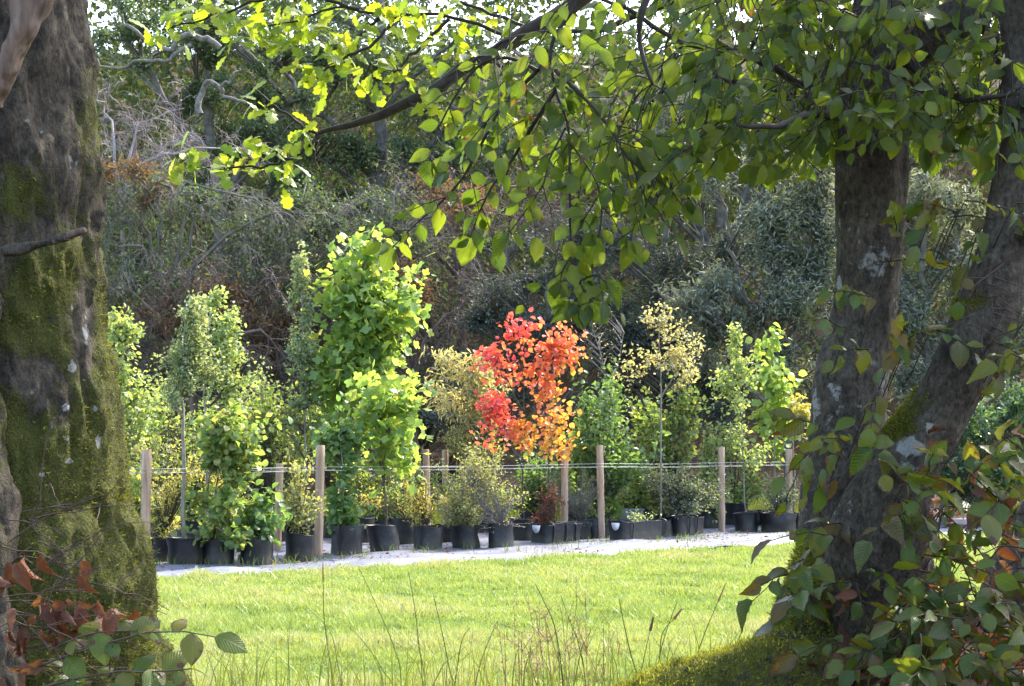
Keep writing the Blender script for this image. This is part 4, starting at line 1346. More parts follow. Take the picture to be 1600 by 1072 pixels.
# bare, twiggy growth in front of them
GB = "bare twiggy shrubs at the edge of the wood"
bare("bare_thorn", "lilac-grey leafless thorn cascading beside the mossy trunk", [[(190, 330), (200, 250), (230, 190), (290, 170)], [(190, 330), (180, 230), (160, 170), (150, 140)], [(195, 300), (240, 250), (310, 230), (360, 240)], [(190, 330), (230, 290), (280, 260)], [(195, 320), (215, 220), (250, 150)]],
     36, 121, W_LILAC, (10, 8, 4), (1.2, .7, .35), .045, .25, GB, leafy=(W_BRACKEN, L_SMALL, .07, .25))
bare("bare_thorn", "big brown-grey tangle of drooping bare branches, mid left of the wood", [[(260, 480), (250, 360), (300, 290), (400, 310), (470, 360)], [(260, 480), (240, 380), (190, 300), (150, 290)], [(262, 460), (300, 360), (360, 310), (450, 330)], [(260, 470), (330, 380), (420, 400)], [(258, 440), (200, 380), (160, 400)], [(262, 450), (290, 330), (260, 290), (200, 280)], [(270, 440), (380, 350), (480, 330), (540, 350)]],
     34, 122, W_GREYTW, (12, 9, 4), (1.4, .8, .4), .05, .55, GB, leafy=(W_IVY, L_SMALL, .11, .8))
bare("bare_thorn", "greyish bare thicket above the tulip tree", [[(580, 520), (560, 420), (500, 350), (440, 340)], [(580, 520), (600, 400), (660, 340), (720, 330)], [(582, 500), (570, 380), (540, 300)], [(584, 480), (640, 390), (720, 380), (780, 410)], [(582, 470), (610, 350), (620, 290)], [(580, 480), (520, 400), (450, 390)]],
     35, 123, W_GREYTW, (12, 9, 4), (1.4, .8, .4), .045, .4, GB, leafy=(W_MIXED, L_SMALL, .11, .8))
bare("bare_thorn", "purplish brown twiggy shrub left of the drooping beech spray", [[(720, 480), (715, 400), (690, 320), (650, 290)], [(720, 480), (740, 380), (780, 300), (840, 280)], [(720, 460), (700, 340), (710, 260)], [(722, 450), (790, 360), (860, 330)], [(720, 440), (660, 370), (620, 350)]],
     37, 124, W_BROWNTW, (13, 9, 4), (1.3, .7, .35), .07, .35, GB, leafy=(W_BRACKEN, L_SMALL, .06, .25))
bare("bare_thorn", "low dark brown brushwood behind the clear-stemmed trees", [[(300, 620), (280, 540), (220, 470), (170, 450)], [(300, 620), (330, 520), (400, 450), (460, 440)], [(300, 600), (290, 500), (300, 430)], [(302, 590), (380, 520), (450, 530)], [(300, 590), (230, 540), (180, 540)]],
     33, 125, W_BROWNTW, (13, 9, 4), (1.4, .75, .4), .06, .35, GB, leafy=(W_BRACKEN, L_SMALL, .08, .6))
bare("bare_thorn", "brown brushwood between the columnar tree and the red tree", [[(640, 640), (620, 560), (560, 480), (500, 450)], [(640, 640), (660, 540), (720, 470), (760, 460)], [(640, 620), (650, 500), (640, 430)], [(642, 610), (700, 550), (760, 560)], [(640, 600), (560, 570), (480, 580)], [(642, 590), (720, 500), (790, 440)]],
     34, 126, W_BROWNTW, (13, 9, 4), (1.4, .75, .4), .06, .4, GB, leafy=(W_BRACKEN, L_SMALL, .08, .45))

# evergreen undergrowth
wild("holly_bush", "green ivy thicket spread among the bare branches, left of the tulip tree top", "shrub", (420,), [[(420, 700), (418, 520), (415, 380)]],
     [(380, 330, 70, 40, 1.2), (470, 400, 80, 50, 1.4), (330, 440, 80, 50, 1.3), (220, 350, 60, 50, 1), (560, 330, 80, 40, 1.2), (640, 390, 70, 50, 1.2), (190, 450, 50, 60, .8), (520, 470, 70, 50, 1)], 35.5, L_SMALL, W_IVY, .11, 1000, 9, 133, trunk_r=.08)
wild("bracken_bank", "rusty brown bracken bank behind the clear-stemmed trees", "bracken", (330,), [[(330, 700), (330, 640), (335, 560)]],
     [(260, 480, 90, 40, 1.2), (380, 470, 90, 40, 1.4), (330, 560, 110, 50, 1.6), (450, 540, 70, 50, 1.2), (215, 275, 60, 24, .8), (640, 440, 70, 40, 1.0), (560, 490, 60, 40, .8), (700, 300, 60, 40, .7)], 33.5, L_NARROW, W_BRACKEN, .16, 900, 9, 134, trunk_r=.05, up_norm=.3)
for i_, (px_, lab_, lb_) in enumerate([(1470, "rounded green bush seen between the two beech stems", [(1470, 690, 70, 50, 1.4), (1420, 720, 50, 40, 1), (1520, 730, 60, 40, 1)]),
                                       (1590, "bluish green bush at the right edge behind the withering leaves", [(1590, 680, 70, 60, 1.4), (1560, 740, 60, 36, 1), (1640, 720, 60, 50, 1)]),
                                       (1330, "low green bush hidden behind the grey beech stem", [(1330, 700, 60, 50, 1), (1290, 730, 50, 36, .8)])]):
    wild("laurel_bush", lab_, "shrub", (px_,), [[(px_, 760), (px_, 720), (px_, 680)]], lb_, 28.5, L_SMALL, W_LAUREL, .11, 420, 8, 135 + i_, "laurel bushes right of the nursery", trunk_r=.05)
wild("holly_bush", "dark green bush low behind the clear-stemmed trees", "shrub", (400,), [[(400, 700), (400, 620), (395, 500)]],
     [(380, 560, 90, 60, 1.4), (470, 600, 80, 60, 1.4), (280, 600, 90, 60, 1.4), (190, 560, 70, 80, 1.2), (400, 650, 120, 40, 1.4), (240, 440, 60, 60, .7)], 36, L_SMALL, W_IVY, .10, 900, 9, 131, trunk_r=.08)
wild("holly_bush", "dark green bush low between the columnar tree and the red tree", "shrub", (650,), [[(650, 700), (650, 620), (655, 520)]],
     [(640, 580, 90, 60, 1.4), (720, 600, 80, 60, 1.4), (560, 600, 90, 60, 1.4), (690, 520, 60, 60, .8), (650, 650, 130, 40, 1.4)], 36.5, L_SMALL, W_IVY, .10, 900, 9, 132, trunk_r=.08)


def far_wood():
    """The wood beyond, read as one mass: foliage clumps and trunks from about 46 to 60 m."""
    rng = np.random.default_rng(140)
    g = Geo()
    n = 5200
    D = rng.uniform(44, 70, n)
    px = rng.uniform(-260, 1860, n)
    py = -110 + 790 * rng.random(n) ** 1.8
    keep = np.ones(n, bool)
    for gx, gy, gr in ((552, 200, 22), (705, 5, 30), (850, 12, 16), (1035, 30, 40), (1150, 45, 34), (1300, 30, 30), (1570, 60, 60), (165, 20, 26), (960, -10, 40)):
        keep &= np.hypot(px - gx, (py - gy)) > gr + 18
    D, px, py = D[keep], px[keep], py[keep]
    C = np.stack([(px - 800) / FPX * D, D, EYE + (HZ - py) / FPX * D], 1)
    k = 26
    n = len(C)
    P = (C[:, None] + rng.normal(size=(n, k, 3)) * np.array([.55, .6, .45])).reshape(-1, 3)
    A = rng.normal(size=P.shape) + [0, 0, -.3]
    Nn = rng.normal(size=P.shape) + [0, 0, .6]
    tint = np.clip(np.repeat(rng.random(n), k) * .6 + rng.random(n * k) * .4, 0, .999)
    scatter(g, L_SMALL, P, frames(A, Nn), rng.uniform(.2, .40, len(P)), tint)
    solo("woodland", g, W_MIXED, "mass of darker trees deep in the wood, behind everything", "wood", kind="stuff", smooth=False)


far_wood()

# ------------------------------------------------------------------ foreground trees on the bank
T_BLADE = (np.array([(-.17, 0, 0), (.17, 0, 0), (.03, 1, .15)], float), np.array([(0, 1, 2)]), np.array([(0, 0), (1, 0), (.5, 1)], float))


def bole(pts, nz, na, seed, lump=.03, fine=.008, flare=None):
    """Swept trunk from rows (px centre, py, distance, width px). Returns verts (nz,na,3), tris, axis points, normals."""
    C = np.array([at(a, b, d) for a, b, d, w in pts])
    R = np.array([w * d / FPX / 2 for a, b, d, w in pts])
    Q = resample(np.concatenate([C, R[:, None]], 1), nz)
    C, R = Q[:, :3], Q[:, 3]
    T = unit(np.gradient(C, axis=0))
    A = unit(np.cross(T, np.array([0, 1.0, 0.001])[None]))
    A = np.where(np.abs(T[:, 1:2]) > .95, np.array([[1, 0, 0]]), A)
    B = np.cross(T, A)
    th = np.arange(na) / na * 2 * math.pi
    N_ = A[:, None] * np.cos(th)[None, :, None] + B[:, None] * np.sin(th)[None, :, None]
    V = C[:, None] + N_ * R[:, None, None]
    f = V.reshape(-1, 3)
    big = fbm(f * np.array([5, 5, 2.2]) + seed, seed, 3) - .5
    fin = fbm(f * np.array([42, 42, 16]) + seed, seed + 9, 4) - .5
    rid = 1 - np.abs(fbm(f * np.array([16, 16, 4.5]) + seed, seed + 20, 3) - .5) * 2
    disp = big * lump * 2.4 + fin * fine * 2.4 + (rid - .8) * fine * 1.6
    V = V + N_ * disp.reshape(nz, na, 1)
    i = np.arange(nz * na).reshape(nz, na)
    a, b = i[:-1], np.roll(i, -1, 1)[:-1]
    d, e = i[1:], np.roll(i, -1, 1)[1:]
    F = np.concatenate([np.stack([a, b, e], -1).reshape(-1, 3), np.stack([a, e, d], -1).reshape(-1, 3)])
    return V, F, C, N_


def patches(V, lst):
    px, py = proj(V)
    s = np.zeros(len(V))
    for a, b, ra, rb, w in lst:
        s = np.maximum(s, w * np.exp(-((px - a) / ra) ** 2 - ((py - b) / rb) ** 2))
    return s


def moss_on(root, parent, V, Nn, moss, n, rng, size=.013, thr=.5, mat=None):
    w = np.clip(moss - thr, 0, 1) * (Nn[:, 1] < .55)
    if w.sum() <= 0: return
    i = rng.choice(len(V), n, p=w / w.sum())
    P = V[i] + rng.normal(size=(n, 3)) * .006
    A = Nn[i] + rng.normal(size=(n, 3)) * .55 + [0, 0, .1]
    g = Geo()
    scatter(g, T_BLADE, P - Nn[i] * .003, frames(A, rng.normal(size=(n, 3))), size * rng.uniform(.5, 1.4, n), rng.random(n))
    part(root, "moss", g, mat or M_MOSS, parent=parent, smooth=False, stuff=True)


def spray(rng, start, d, L, nl, ls, normal, droop=.2, jit=.3, zig=1):
    s = np.linspace(0, 1, 6)[:, None]
    d = unit(np.asarray(d, float)); normal = unit(np.asarray(normal, float))
    P = start + d * L * s + np.array([0, 0, -1.0]) * droop * L * s * s
    P[1:] += rng.normal(size=(5, 3)) * L * .015
    t = (np.arange(nl) + .6) / nl
    t[-1] = 1
    x = t * 5; a = np.minimum(x.astype(int), 4); f = (x - a)[:, None]
    pos = P[a] * (1 - f) + P[a + 1] * f
    tan = unit(P[a + 1] - P[a])
    sd = unit(np.cross(tan, normal))
    sg = np.where(np.arange(nl) % 2, 1, -1)[:, None] * zig
    A = tan * .62 + sd * sg * .8 + rng.normal(size=tan.shape) * .22
    A[-1] = tan[-1]
    A[:, 2] -= .15
    Nn = normal + rng.normal(size=tan.shape) * jit
    sz = ls * rng.uniform(.55, 1.28, nl) * (1 - .25 * np.abs(t - .6))
    return P, pos, A, Nn, sz


class Leaves:
    def __init__(self): self.P, self.A, self.N, self.S, self.tw, self.kind = [], [], [], [], [], []

    def add(self, sp, kind=0):
        tw, P, A, Nn, S = sp
        self.tw.append(tw); self.P.append(P); self.A.append(A); self.N.append(Nn); self.S.append(S); self.kind.append(np.full(len(P), kind))

    def arrays(self):
        return [np.concatenate(x) for x in (self.P, self.A, self.N, self.S, self.kind)]


# ---------------- left: old mossy tree
def left_tree():
    rng = np.random.default_rng(201)
    D = 3.3
    edge = [(-900, 100), (-500, 110), (-250, 120), (0, 131), (150, 140), (300, 152), (420, 156), (500, 162), (600, 176), (700, 184), (800, 188), (850, 204), (900, 232), (950, 242), (1010, 246), (1080, 266), (1160, 300), (1260, 340)]
    rows = []
    for y, e in edge:
        w = 400 + max(0, (y - 760)) * .35 - max(0, -y) * .08
        e -= 4 if y < 820 else 14
        rows.append((e - w / 2, y, D, w))
    base = at(30, 1190, D)
    root = thing("mossy_tree", "massive old tree trunk covered in green moss along the left edge", "tree", tuple(base))
    V, F, C, Nn = bole(rows[::-1], 340, 210, 31, .035, .018)
    fv, fn = V.reshape(-1, 3), Nn.reshape(-1, 3)
    px, py = proj(fv)
    n1 = fbm(fv * 4.5, 50, 4)
    moss = n1 * 1.15 - .06 + .30 * sstep(py, 560, 760) + .22 * sstep(px, 90, 200) * sstep(py, 200, 500)
    moss += patches(fv, [(50, 430, 60, 60, .45), (100, 420, 40, 60, .35), (30, 300, 40, 60, .35), (70, 540, 50, 40, .3), (140, 560, 30, 60, .2), (120, 900, 120, 120, .2), (150, 750, 70, 90, .2), (30, 500, 40, 50, .35)])
    moss -= patches(fv, [(135, 520, 16, 70, .7), (90, 90, 50, 110, .25), (112, 250, 14, 50, .25), (60, 590, 34, 36, .4), (100, 640, 18, 50, .3), (40, 190, 30, 40, .3)])
    lich = patches(fv, [(113, 573, 9, 14, 1), (90, 588, 5, 6, .9), (102, 636, 9, 10, .95), (103, 685, 7, 8, .95), (150, 638, 5, 8, .9), (153, 690, 6, 14, 1), (147, 665, 5, 6, .9), (108, 720, 10, 8, .9), (66, 740, 7, 8, .9),
                        (88, 85, 4, 12, .8), (75, 130, 4, 5, .8), (120, 245, 4, 22, .7), (133, 270, 4, 10, .8), (88, 63, 3, 4, .8), (52, 612, 12, 9, .7), (82, 663, 4, 10, .8), (104, 665, 3, 4, .8), (116, 603, 4, 5, .8), (62, 160, 3, 3, .8), (65, 208, 4, 5, .8), (112, 480, 4, 8, .8), (122, 487, 3, 5, .8), (133, 520, 12, 60, .6), (40, 190, 26, 36, .5), (108, 255, 10, 50, .5)])
    g = Geo().add(fv, F)
    tr = part(root, "trunk", g, M_BARK_L, attrs={"moss": moss, "lichen": lich})
    moss_on(root, tr, fv, fn, moss, 45000, rng, .008, .56)

    # second, closer grey stem at the very edge
    rows2 = [(a_ - 26, b_, c_, d_) for a_, b_, c_, d_ in [(2, 1250, 3.0, 190), (-10, 1080, 3.0, 170), (-22, 950, 3.0, 130), (-20, 800, 3.0, 120), (-30, 700, 3.0, 110), (-40, 560, 3.0, 120), (-32, 480, 3.0, 124), (-48, 380, 3.0, 110), (-50, 240, 3.0, 104), (-48, 120, 3.0, 100), (-55, -60, 3.0, 96), (-70, -400, 3.0, 90)]]
    V, F, C, Nn = bole(rows2, 240, 90, 37, .05, .014)
    fv, fn = V.reshape(-1, 3), Nn.reshape(-1, 3)
    m2 = fbm(fv * 5, 66, 4) * .8 - .1
    l2 = fbm(fv * 9, 67, 4) * .75 - .02
    st = part(root, "stem", Geo().add(fv, F), M_BARK_L, attrs={"moss": m2 + .15, "lichen": l2})
    moss_on(root, st, fv, fn, m2, 2500, rng, .010, .5)

    # cut stub, knots and the torn branch, all rough
    for rows_, mt, lump, fine in (([(8, 392, 3.0, 24), (40, 388, 2.98, 21), (66, 381, 2.96, 17), (92, 373, 2.93, 15), (108, 368, 2.905, 14)], M_BARK_R, .008, .003),
                                  ([(106, 369, 2.907, 12), (120, 364, 2.89, 13), (131, 360, 2.875, 11), (134, 359, 2.872, 5)], M_DEADWOOD, .003, .002),
                                  ([(66, -90, 2.92, 60), (52, -10, 2.9, 52), (38, 40, 2.89, 38), (24, 80, 2.89, 30), (10, 120, 2.9, 20), (-2, 165, 2.92, 8)], M_DEADWOOD, .016, .012)):
        Vv, Ff, Cc, Nv = bole(rows_, 60, 40, 71 + len(rows_), lump, fine)
        fv = Vv.reshape(-1, 3)
        gg = Geo().add(fv, Ff)
        gg.add(np.concatenate([Vv[-1], Cc[-1:]]), [(i, (i + 1) % 40, 40) for i in range(40)])
        part(root, "torn_branch" if mt is M_DEADWOOD and rows_[0][3] > 40 else "branch_stub", gg, mt,
             attrs={"moss": np.full(gg.n, .15), "lichen": np.clip(fbm(np.concatenate(gg.v) * 20, 4, 3) * .75, 0, 1)})

    # thin dead twigs across the lower trunk
    tw = []
    for k in range(34):
        s = at(rng.uniform(-10, 60), rng.uniform(800, 1050), 2.86)
        d = np.array([rng.uniform(.3, 1), rng.uniform(-.4, .1), rng.uniform(-.25, .55)])
        L = rng.uniform(.08, .30) * (1.2 if rng.random() < .2 else .75)
        q = spray(rng, s, d, L, 2, .01, (0, 0, 1), .15)[0]
        tw.append(q)
        for j in range(2):
            tw.append(spray(rng, q[3], d + rng.normal(size=3) * .5, L * .45, 2, .01, (0, 0, 1), .1)[0])
    for a, b in (([(55, 905), (70, 880), (120, 850), (155, 830), (185, 790)]), ([(60, 900), (90, 860), (110, 810)])) if False else ():
        pass
    for pl in ([(50, 900, 2.86), (75, 880, 2.84), (120, 850, 2.83), (160, 830, 2.82), (183, 800, 2.82)], [(120, 850, 2.83), (180, 848, 2.82), (232, 830, 2.82)], [(40, 930, 2.86), (110, 852, 2.84), (200, 815, 2.83), (258, 822, 2.83)],
               [(62, 800, 2.86), (70, 690, 2.85), (95, 640, 2.84), (110, 632, 2.84)], [(20, 960, 2.85), (120, 965, 2.83), (205, 950, 2.82)]):
        tw.append(resample([at(*p) for p in pl], 6))
    tw = np.array(tw)
    v, f, u = tubes(tw, np.linspace(1, .45, 6)[None] * rng.uniform(.0008, .0017, (len(tw), 1)), 4)
    part(root, "dead_twigs", Geo().add(v, f, u), M_DEADTWIG, stuff=True)

    # withered curled leaves
    wm = tmpl_mesh("leaf", L_CURL, M_BROWN)
    n = 46
    pxs = np.concatenate([rng.normal(55, 34, 30), rng.normal(120, 30, 16)])
    pys = np.concatenate([rng.uniform(860, 1060, 30), rng.uniform(930, 960, 16)])
    P = np.array([at(a, b, rng.uniform(2.78, 2.86)) for a, b in zip(pxs, pys)])
    A = rng.normal(size=(n, 3)) * .6 + [.2, -.2, -.8]
    Nn = rng.normal(size=(n, 3)) + [0, -.8, .3]
    leaf_objects(root, wm, P, A, Nn, rng.uniform(.03, .062, n), name="leaf")

    # live beech twigs at the bottom
    lv = Leaves()
    for pts, ls, nl in (([(60, 1040, 2.8), (150, 1010, 2.76), (250, 985, 2.74), (335, 995, 2.72)], .056, 9), ([(60, 1075, 2.78), (170, 1050, 2.74), (240, 1050, 2.72), (300, 1045, 2.7)], .058, 9),
                        ([(90, 1090, 2.74), (180, 1075, 2.7), (250, 1075, 2.68)], .06, 6), ([(80, 1015, 2.8), (140, 990, 2.77), (215, 985, 2.75)], .05, 6)):
        P = resample([at(*p) for p in pts], 6)
        nrm = np.array([.1, -.75, .8])
        _, pos, A, Nn, S = spray(rng, P[0], P[-1] - P[0], np.linalg.norm(P[-1] - P[0]), nl, ls, nrm, 0, .3)
        x = ((np.arange(nl) + .6) / nl) * 5; x[-1] = 5
        a = np.minimum(x.astype(int), 4); f = (x - a)[:, None]
        pos = P[a] * (1 - f) + P[a + 1] * f
        lv.add((P, pos, A, Nn, S))
    P, A, Nn, S, _ = lv.arrays()
    leaf_objects(root, tmpl_mesh("leaf", L_BEECH_FLAT, M_BEECH_LOW), P, A, Nn, S)
    tw = np.array(lv.tw)
    v, f, u = tubes(tw, np.linspace(1, .5, 6)[None] * np.full((len(tw), 1), .0022), 5)
    part(root, "shoots", Geo().add(v, f, u), M_DEADTWIG, stuff=True)

    # limbs and crown above the frame
    lg = Geo()
    top = at(-60, -800, 3.3)
    for q in ([top, top + [.5, .3, .7], top + [1.1, .7, 1.2]], [top, top + [-.6, -.2, 1.0], top + [-1.2, -.5, 1.8]], [top, top + [.1, .6, 1.2], top + [.3, 1.2, 2.0]]):
        limb(lg, q, .16, .05, 14, 8, .08, 3)
    part(root, "limb", lg, M_BARK_L, attrs={"moss": np.full(lg.n, .3), "lichen": np.zeros(lg.n)})
    S0 = np.array([top + [x, y, z] for x, y, z in ((.5, .3, .7), (1.1, .7, 1.2), (-.6, -.2, 1.), (-1.2, -.5, 1.8), (.1, .6, 1.2), (.3, 1.2, 2.))])
    tw, P, A, Nn, S = foliage(rng, [((.25, 4.9, 4.7), (1.1, 1.1, .8), 2.4), ((-.9, 4.0, 4.9), (1.2, 1.2, .9), 1), ((-1.8, 3.2, 5.0), (1.2, 1.2, 1.0), .7)], S0, 330, 9, .085, .2, up_norm=.6)
    px, py = proj(P)
    ok = (py < -25)
    g = Geo()
    scatter(g, L_BEECH_LO, P[ok], frames(A[ok], Nn[ok]), S[ok], rng.random(ok.sum()))
    part(root, "crown", g, M_BEECH, smooth=False, stuff=True)


# ---------------- right: multi-stemmed beech
BOUND = np.array([(600, 395), (650, 390), (700, 330), (740, 395), (790, 395), (850, 420), (900, 480), (930, 470), (955, 400), (1000, 385), (1050, 345), (1090, 340), (1105, 265), (1180, 262), (1240, 285), (1300, 245), (1400, 235), (1500, 255), (1620, 300)], float)


def right_beech():
    rng = np.random.default_rng(301)
    base = at(1340, 1060, 4.05)
    root = thing("beech_tree", "multi-stemmed beech with smooth grey lichened stems and green leaves, right side", "tree", tuple(base))
    stems = {
        'a': [(1325, 1120, 4.1, 230), (1322, 1010, 4.1, 185), (1324, 900, 4.1, 152), (1324, 800, 4.1, 150), (1321, 700, 4.1, 122), (1329, 600, 4.1, 114), (1350, 500, 4.1, 106), (1359, 400, 4.1, 102), (1359, 280, 4.1, 106), (1362, 150, 4.1, 97), (1376, 40, 4.1, 92), (1380, -60, 4.1, 82), (1375, -350, 4.15, 74)],
        'b': [(1375, 1100, 4.0, 200), (1375, 930, 3.95, 170), (1372, 840, 3.9, 160), (1414, 725, 3.86, 108), (1470, 640, 3.83, 92), (1530, 520, 3.8, 88), (1572, 400, 3.8, 84), (1600, 260, 3.8, 78), (1606, 130, 3.8, 72), (1592, -60, 3.8, 70), (1570, -350, 3.8, 62)],
        'f': [(1372, 110, 4.1, 70), (1405, 85, 4.06, 78), (1465, 48, 4.0, 72), (1530, 5, 3.98, 64), (1600, -70, 4.0, 56), (1700, -260, 4.1, 46)],
        'c': [(1570, 1130, 4.3, 150), (1590, 960, 4.3, 120), (1640, 820, 4.3, 104), (1720, 640, 4.3, 92), (1800, 300, 4.3, 80), (1850, -200, 4.3, 66)],
    }
    spec = {
        'a': ([(1275, 870, 30, 70, .75), (1250, 900, 20, 60, .6), (1265, 740, 16, 60, .35), (1230, 1000, 60, 50, .8)],
              [(1275, 620, 12, 60, .62), (1310, 470, 9, 90, .6), (1330, 540, 30, 40, .52), (1300, 600, 20, 40, .58), (1262, 720, 10, 70, .62), (1312, 340, 5, 60, .5), (1345, 560, 30, 30, .5), (1380, 330, 10, 20, .45), (1335, 110, 14, 40, .4)]),
        'b': ([(1395, 650, 36, 36, .9), (1440, 630, 44, 30, .8), (1510, 480, 40, 36, .85), (1480, 520, 20, 40, .5), (1580, 830, 30, 40, .6)],
              [(1420, 700, 28, 26, .95), (1452, 668, 12, 18, .8), (1528, 404, 6, 14, .9), (1375, 640, 8, 30, .6), (1520, 560, 30, 20, .4)]),
        'f': ([], []), 'c': ([(1590, 830, 40, 60, .8)], []),
    }
    nrows = {'a': (340, 120), 'b': (300, 120), 'f': (110, 60), 'c': (140, 60)}
    for k, rows in stems.items():
        V, F, C, Nn = bole(rows, *nrows[k], 41 + ord(k), .02, .0045)
        fv, fn = V.reshape(-1, 3), Nn.reshape(-1, 3)
        ms = fbm(fv * 6, 80 + ord(k), 4) * .55 - .02
        ms = np.maximum(ms, patches(fv, [(a_, b_, ra_ * 1.35, rb_ * 1.35, w_) for a_, b_, ra_, rb_, w_ in spec[k][0]]) * .95 - .1 + (fbm(fv * 11, 7, 4) - .5) * 1.5)
        lc = np.maximum(fbm(fv * 9, 90 + ord(k), 4) * .80 - .06, patches(fv, spec[k][1]) * (.1 + 1.7 * fbm(fv * 26, 12, 4)))
        st = part(root, "stem", Geo().add(fv, F), M_BARK_R, attrs={"moss": ms, "lichen": lc})
        if k in 'abc':
            moss_on(root, st, fv, fn, ms, 12000, rng, .008, .5)
    # roots under thick moss
    for rows, nm, seed, nmoss in (([(1345, 1045, 4.0, 205), (1270, 1056, 3.95, 160), (1180, 1074, 3.9, 152), (1090, 1096, 3.88, 134), (1000, 1112, 3.86, 100), (930, 1122, 3.86, 84), (860, 1160, 3.86, 50)], 150, 61, 26000),
                                  ([(1290, 850, 4.0, 70), (1268, 920, 3.98, 80), (1248, 990, 3.96, 90), (1222, 1050, 3.94, 100), (1190, 1110, 3.94, 110)], 110, 62, 12000)):
        V, F, C, Nn = bole(rows, nm, 70, seed, .035, .01)
        fv, fn = V.reshape(-1, 3), Nn.reshape(-1, 3)
        ms = fbm(fv * 7, seed, 3) * .5 + .38
        rt = part(root, "root", Geo().add(fv, F), M_ROOT, attrs={"moss": ms, "lichen": np.zeros(len(fv))})
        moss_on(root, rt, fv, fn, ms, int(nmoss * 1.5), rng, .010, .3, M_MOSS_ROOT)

    lv = Leaves()
    # hand-traced hanging twigs, leaves along them
    main = [[(905, -20, 3.9), (895, 15, 3.9), (862, 70, 3.9), (868, 140, 3.88), (888, 200, 3.86), (890, 300, 3.85), (893, 400, 3.84), (905, 440, 3.84), (925, 470, 3.84)],
            [(884, 200, 3.86), (858, 250, 3.84), (850, 285, 3.83), (828, 320, 3.82), (795, 365, 3.82)],
            [(860, 90, 3.9), (820, 130, 3.92), (785, 165, 3.94), (755, 220, 3.95), (725, 275, 3.95), (690, 315, 3.96), (650, 350, 3.97), (615, 385, 3.98)],
            [(868, 140, 3.88), (830, 200, 3.95), (800, 250, 3.97), (770, 290, 3.98), (750, 330, 3.98), (735, 370, 3.98)],
            [(868, 110, 3.88), (920, 160, 3.8), (960, 210, 3.78), (985, 250, 3.76), (1040, 290, 3.75), (1065, 320, 3.75)],
            [(985, 250, 3.76), (1000, 290, 3.76), (1010, 320, 3.76), (992, 350, 3.76), (985, 375, 3.76)],
            [(893, 400, 3.84), (880, 420, 3.83), (875, 440, 3.83)], [(905, 440, 3.84), (930, 430, 3.82), (945, 440, 3.82)], [(925, 470, 3.84), (905, 478, 3.83)],
            [(888, 220, 3.86), (930, 280, 3.84), (940, 330, 3.84), (935, 370, 3.84)], [(840, 110, 3.9), (790, 90, 3.95), (740, 110, 4.0), (690, 190, 4.0), (672, 250, 4.0)]]
    tg = Geo()
    for pl in main:
        L = sum(np.linalg.norm(np.subtract(a[:2], b[:2])) for a, b in zip(pl[:-1], pl[1:]))
        P = resample([at(*p) for p in pl], max(8, int(L / 14)))
        v, f, u = tubes(P[None], np.linspace(.006 if L > 250 else .003, .0014, len(P))[None], 5)
        tg.add(v, f, u)
        n = max(3, int(L / 19))
        for i in range(n):
            t = (i + .8) / n * (len(P) - 1)
            t = min(t, len(P) - 1.001)
            if L > 380 and t / len(P) < .12: continue
            a = int(t); p = P[a] + (P[a + 1] - P[a]) * (t - a)
            tan = unit(P[a + 1] - P[a])
            nrm = np.array([rng.normal(0, .55), -1, rng.normal(.35, .5)])
            sd = unit(np.cross(tan, nrm)) * (1 if i % 2 else -1)
            if rng.random() < .45 and 0 < i < n - 1:
                d = tan * .6 + sd * .9 + np.array([0, 0, -.25])
                lv.add(spray(rng, p, d, rng.uniform(.05, .12), int(rng.integers(2, 4)), .060, nrm, .25, .5), 0)
            else:
                A = tan * .5 + sd * .9 + rng.normal(size=3) * .2 + [0, 0, -.3]
                lv.add((np.linspace(p, p + unit(A) * .008, 6), (p + unit(A) * .008)[None], A[None], nrm[None] + rng.normal(size=(1, 3)) * .3, np.array([rng.uniform(.046, .068)])), 0)
        tip = P[-1]
        tan = unit(P[-1] - P[-2]); nrm = np.array([rng.normal(0, .3), -1, .3])
        lv.add((np.linspace(tip, tip + tan * .005, 6), tip[None], tan[None] + rng.normal(size=(1, 3)) * .15, nrm[None], np.array([.078])), 0)

    # boughs that carry the upper foliage
    boughs = [[(1335, 100, 4.1), (1300, 100, 4.05), (1285, 125, 4.0), (1250, 130, 3.95), (1180, 90, 3.9), (1080, 70, 3.9), (980, 20, 3.9), (900, -10, 3.9)],
              [(1380, -40, 4.1), (1250, -60, 4.3), (1100, -20, 4.5), (950, 40, 4.6), (800, 60, 4.7), (700, 120, 4.8)],
              [(1365, 130, 4.1), (1330, 170, 3.8), (1270, 180, 3.6), (1200, 200, 3.5), (1150, 190, 3.5)],
              [(1412, 90, 4.05), (1450, 130, 3.9), (1500, 150, 3.8), (1580, 150, 3.7)], [(1530, 5, 3.98), (1550, 60, 4.2), (1570, 110, 4.3), (1640, 120, 4.3)],
              [(1400, 60, 4.05), (1440, 160, 4.3), (1480, 230, 4.4), (1540, 250, 4.4)], [(1345, 240, 4.1), (1300, 200, 4.4), (1200, 140, 4.5), (1060, 130, 4.6), (1000, 180, 4.6)],
              [(1368, -100, 4.1), (1200, -120, 3.7), (1050, -60, 3.6), (1000, 40, 3.55), (1020, 130, 3.55)]]
    BP = []
    for pl in boughs:
        P = limb(tg, [at(*p) for p in pl], .016, .004, 30, 6, .03, 9)
        BP.append(P)
    BP = np.concatenate(BP)
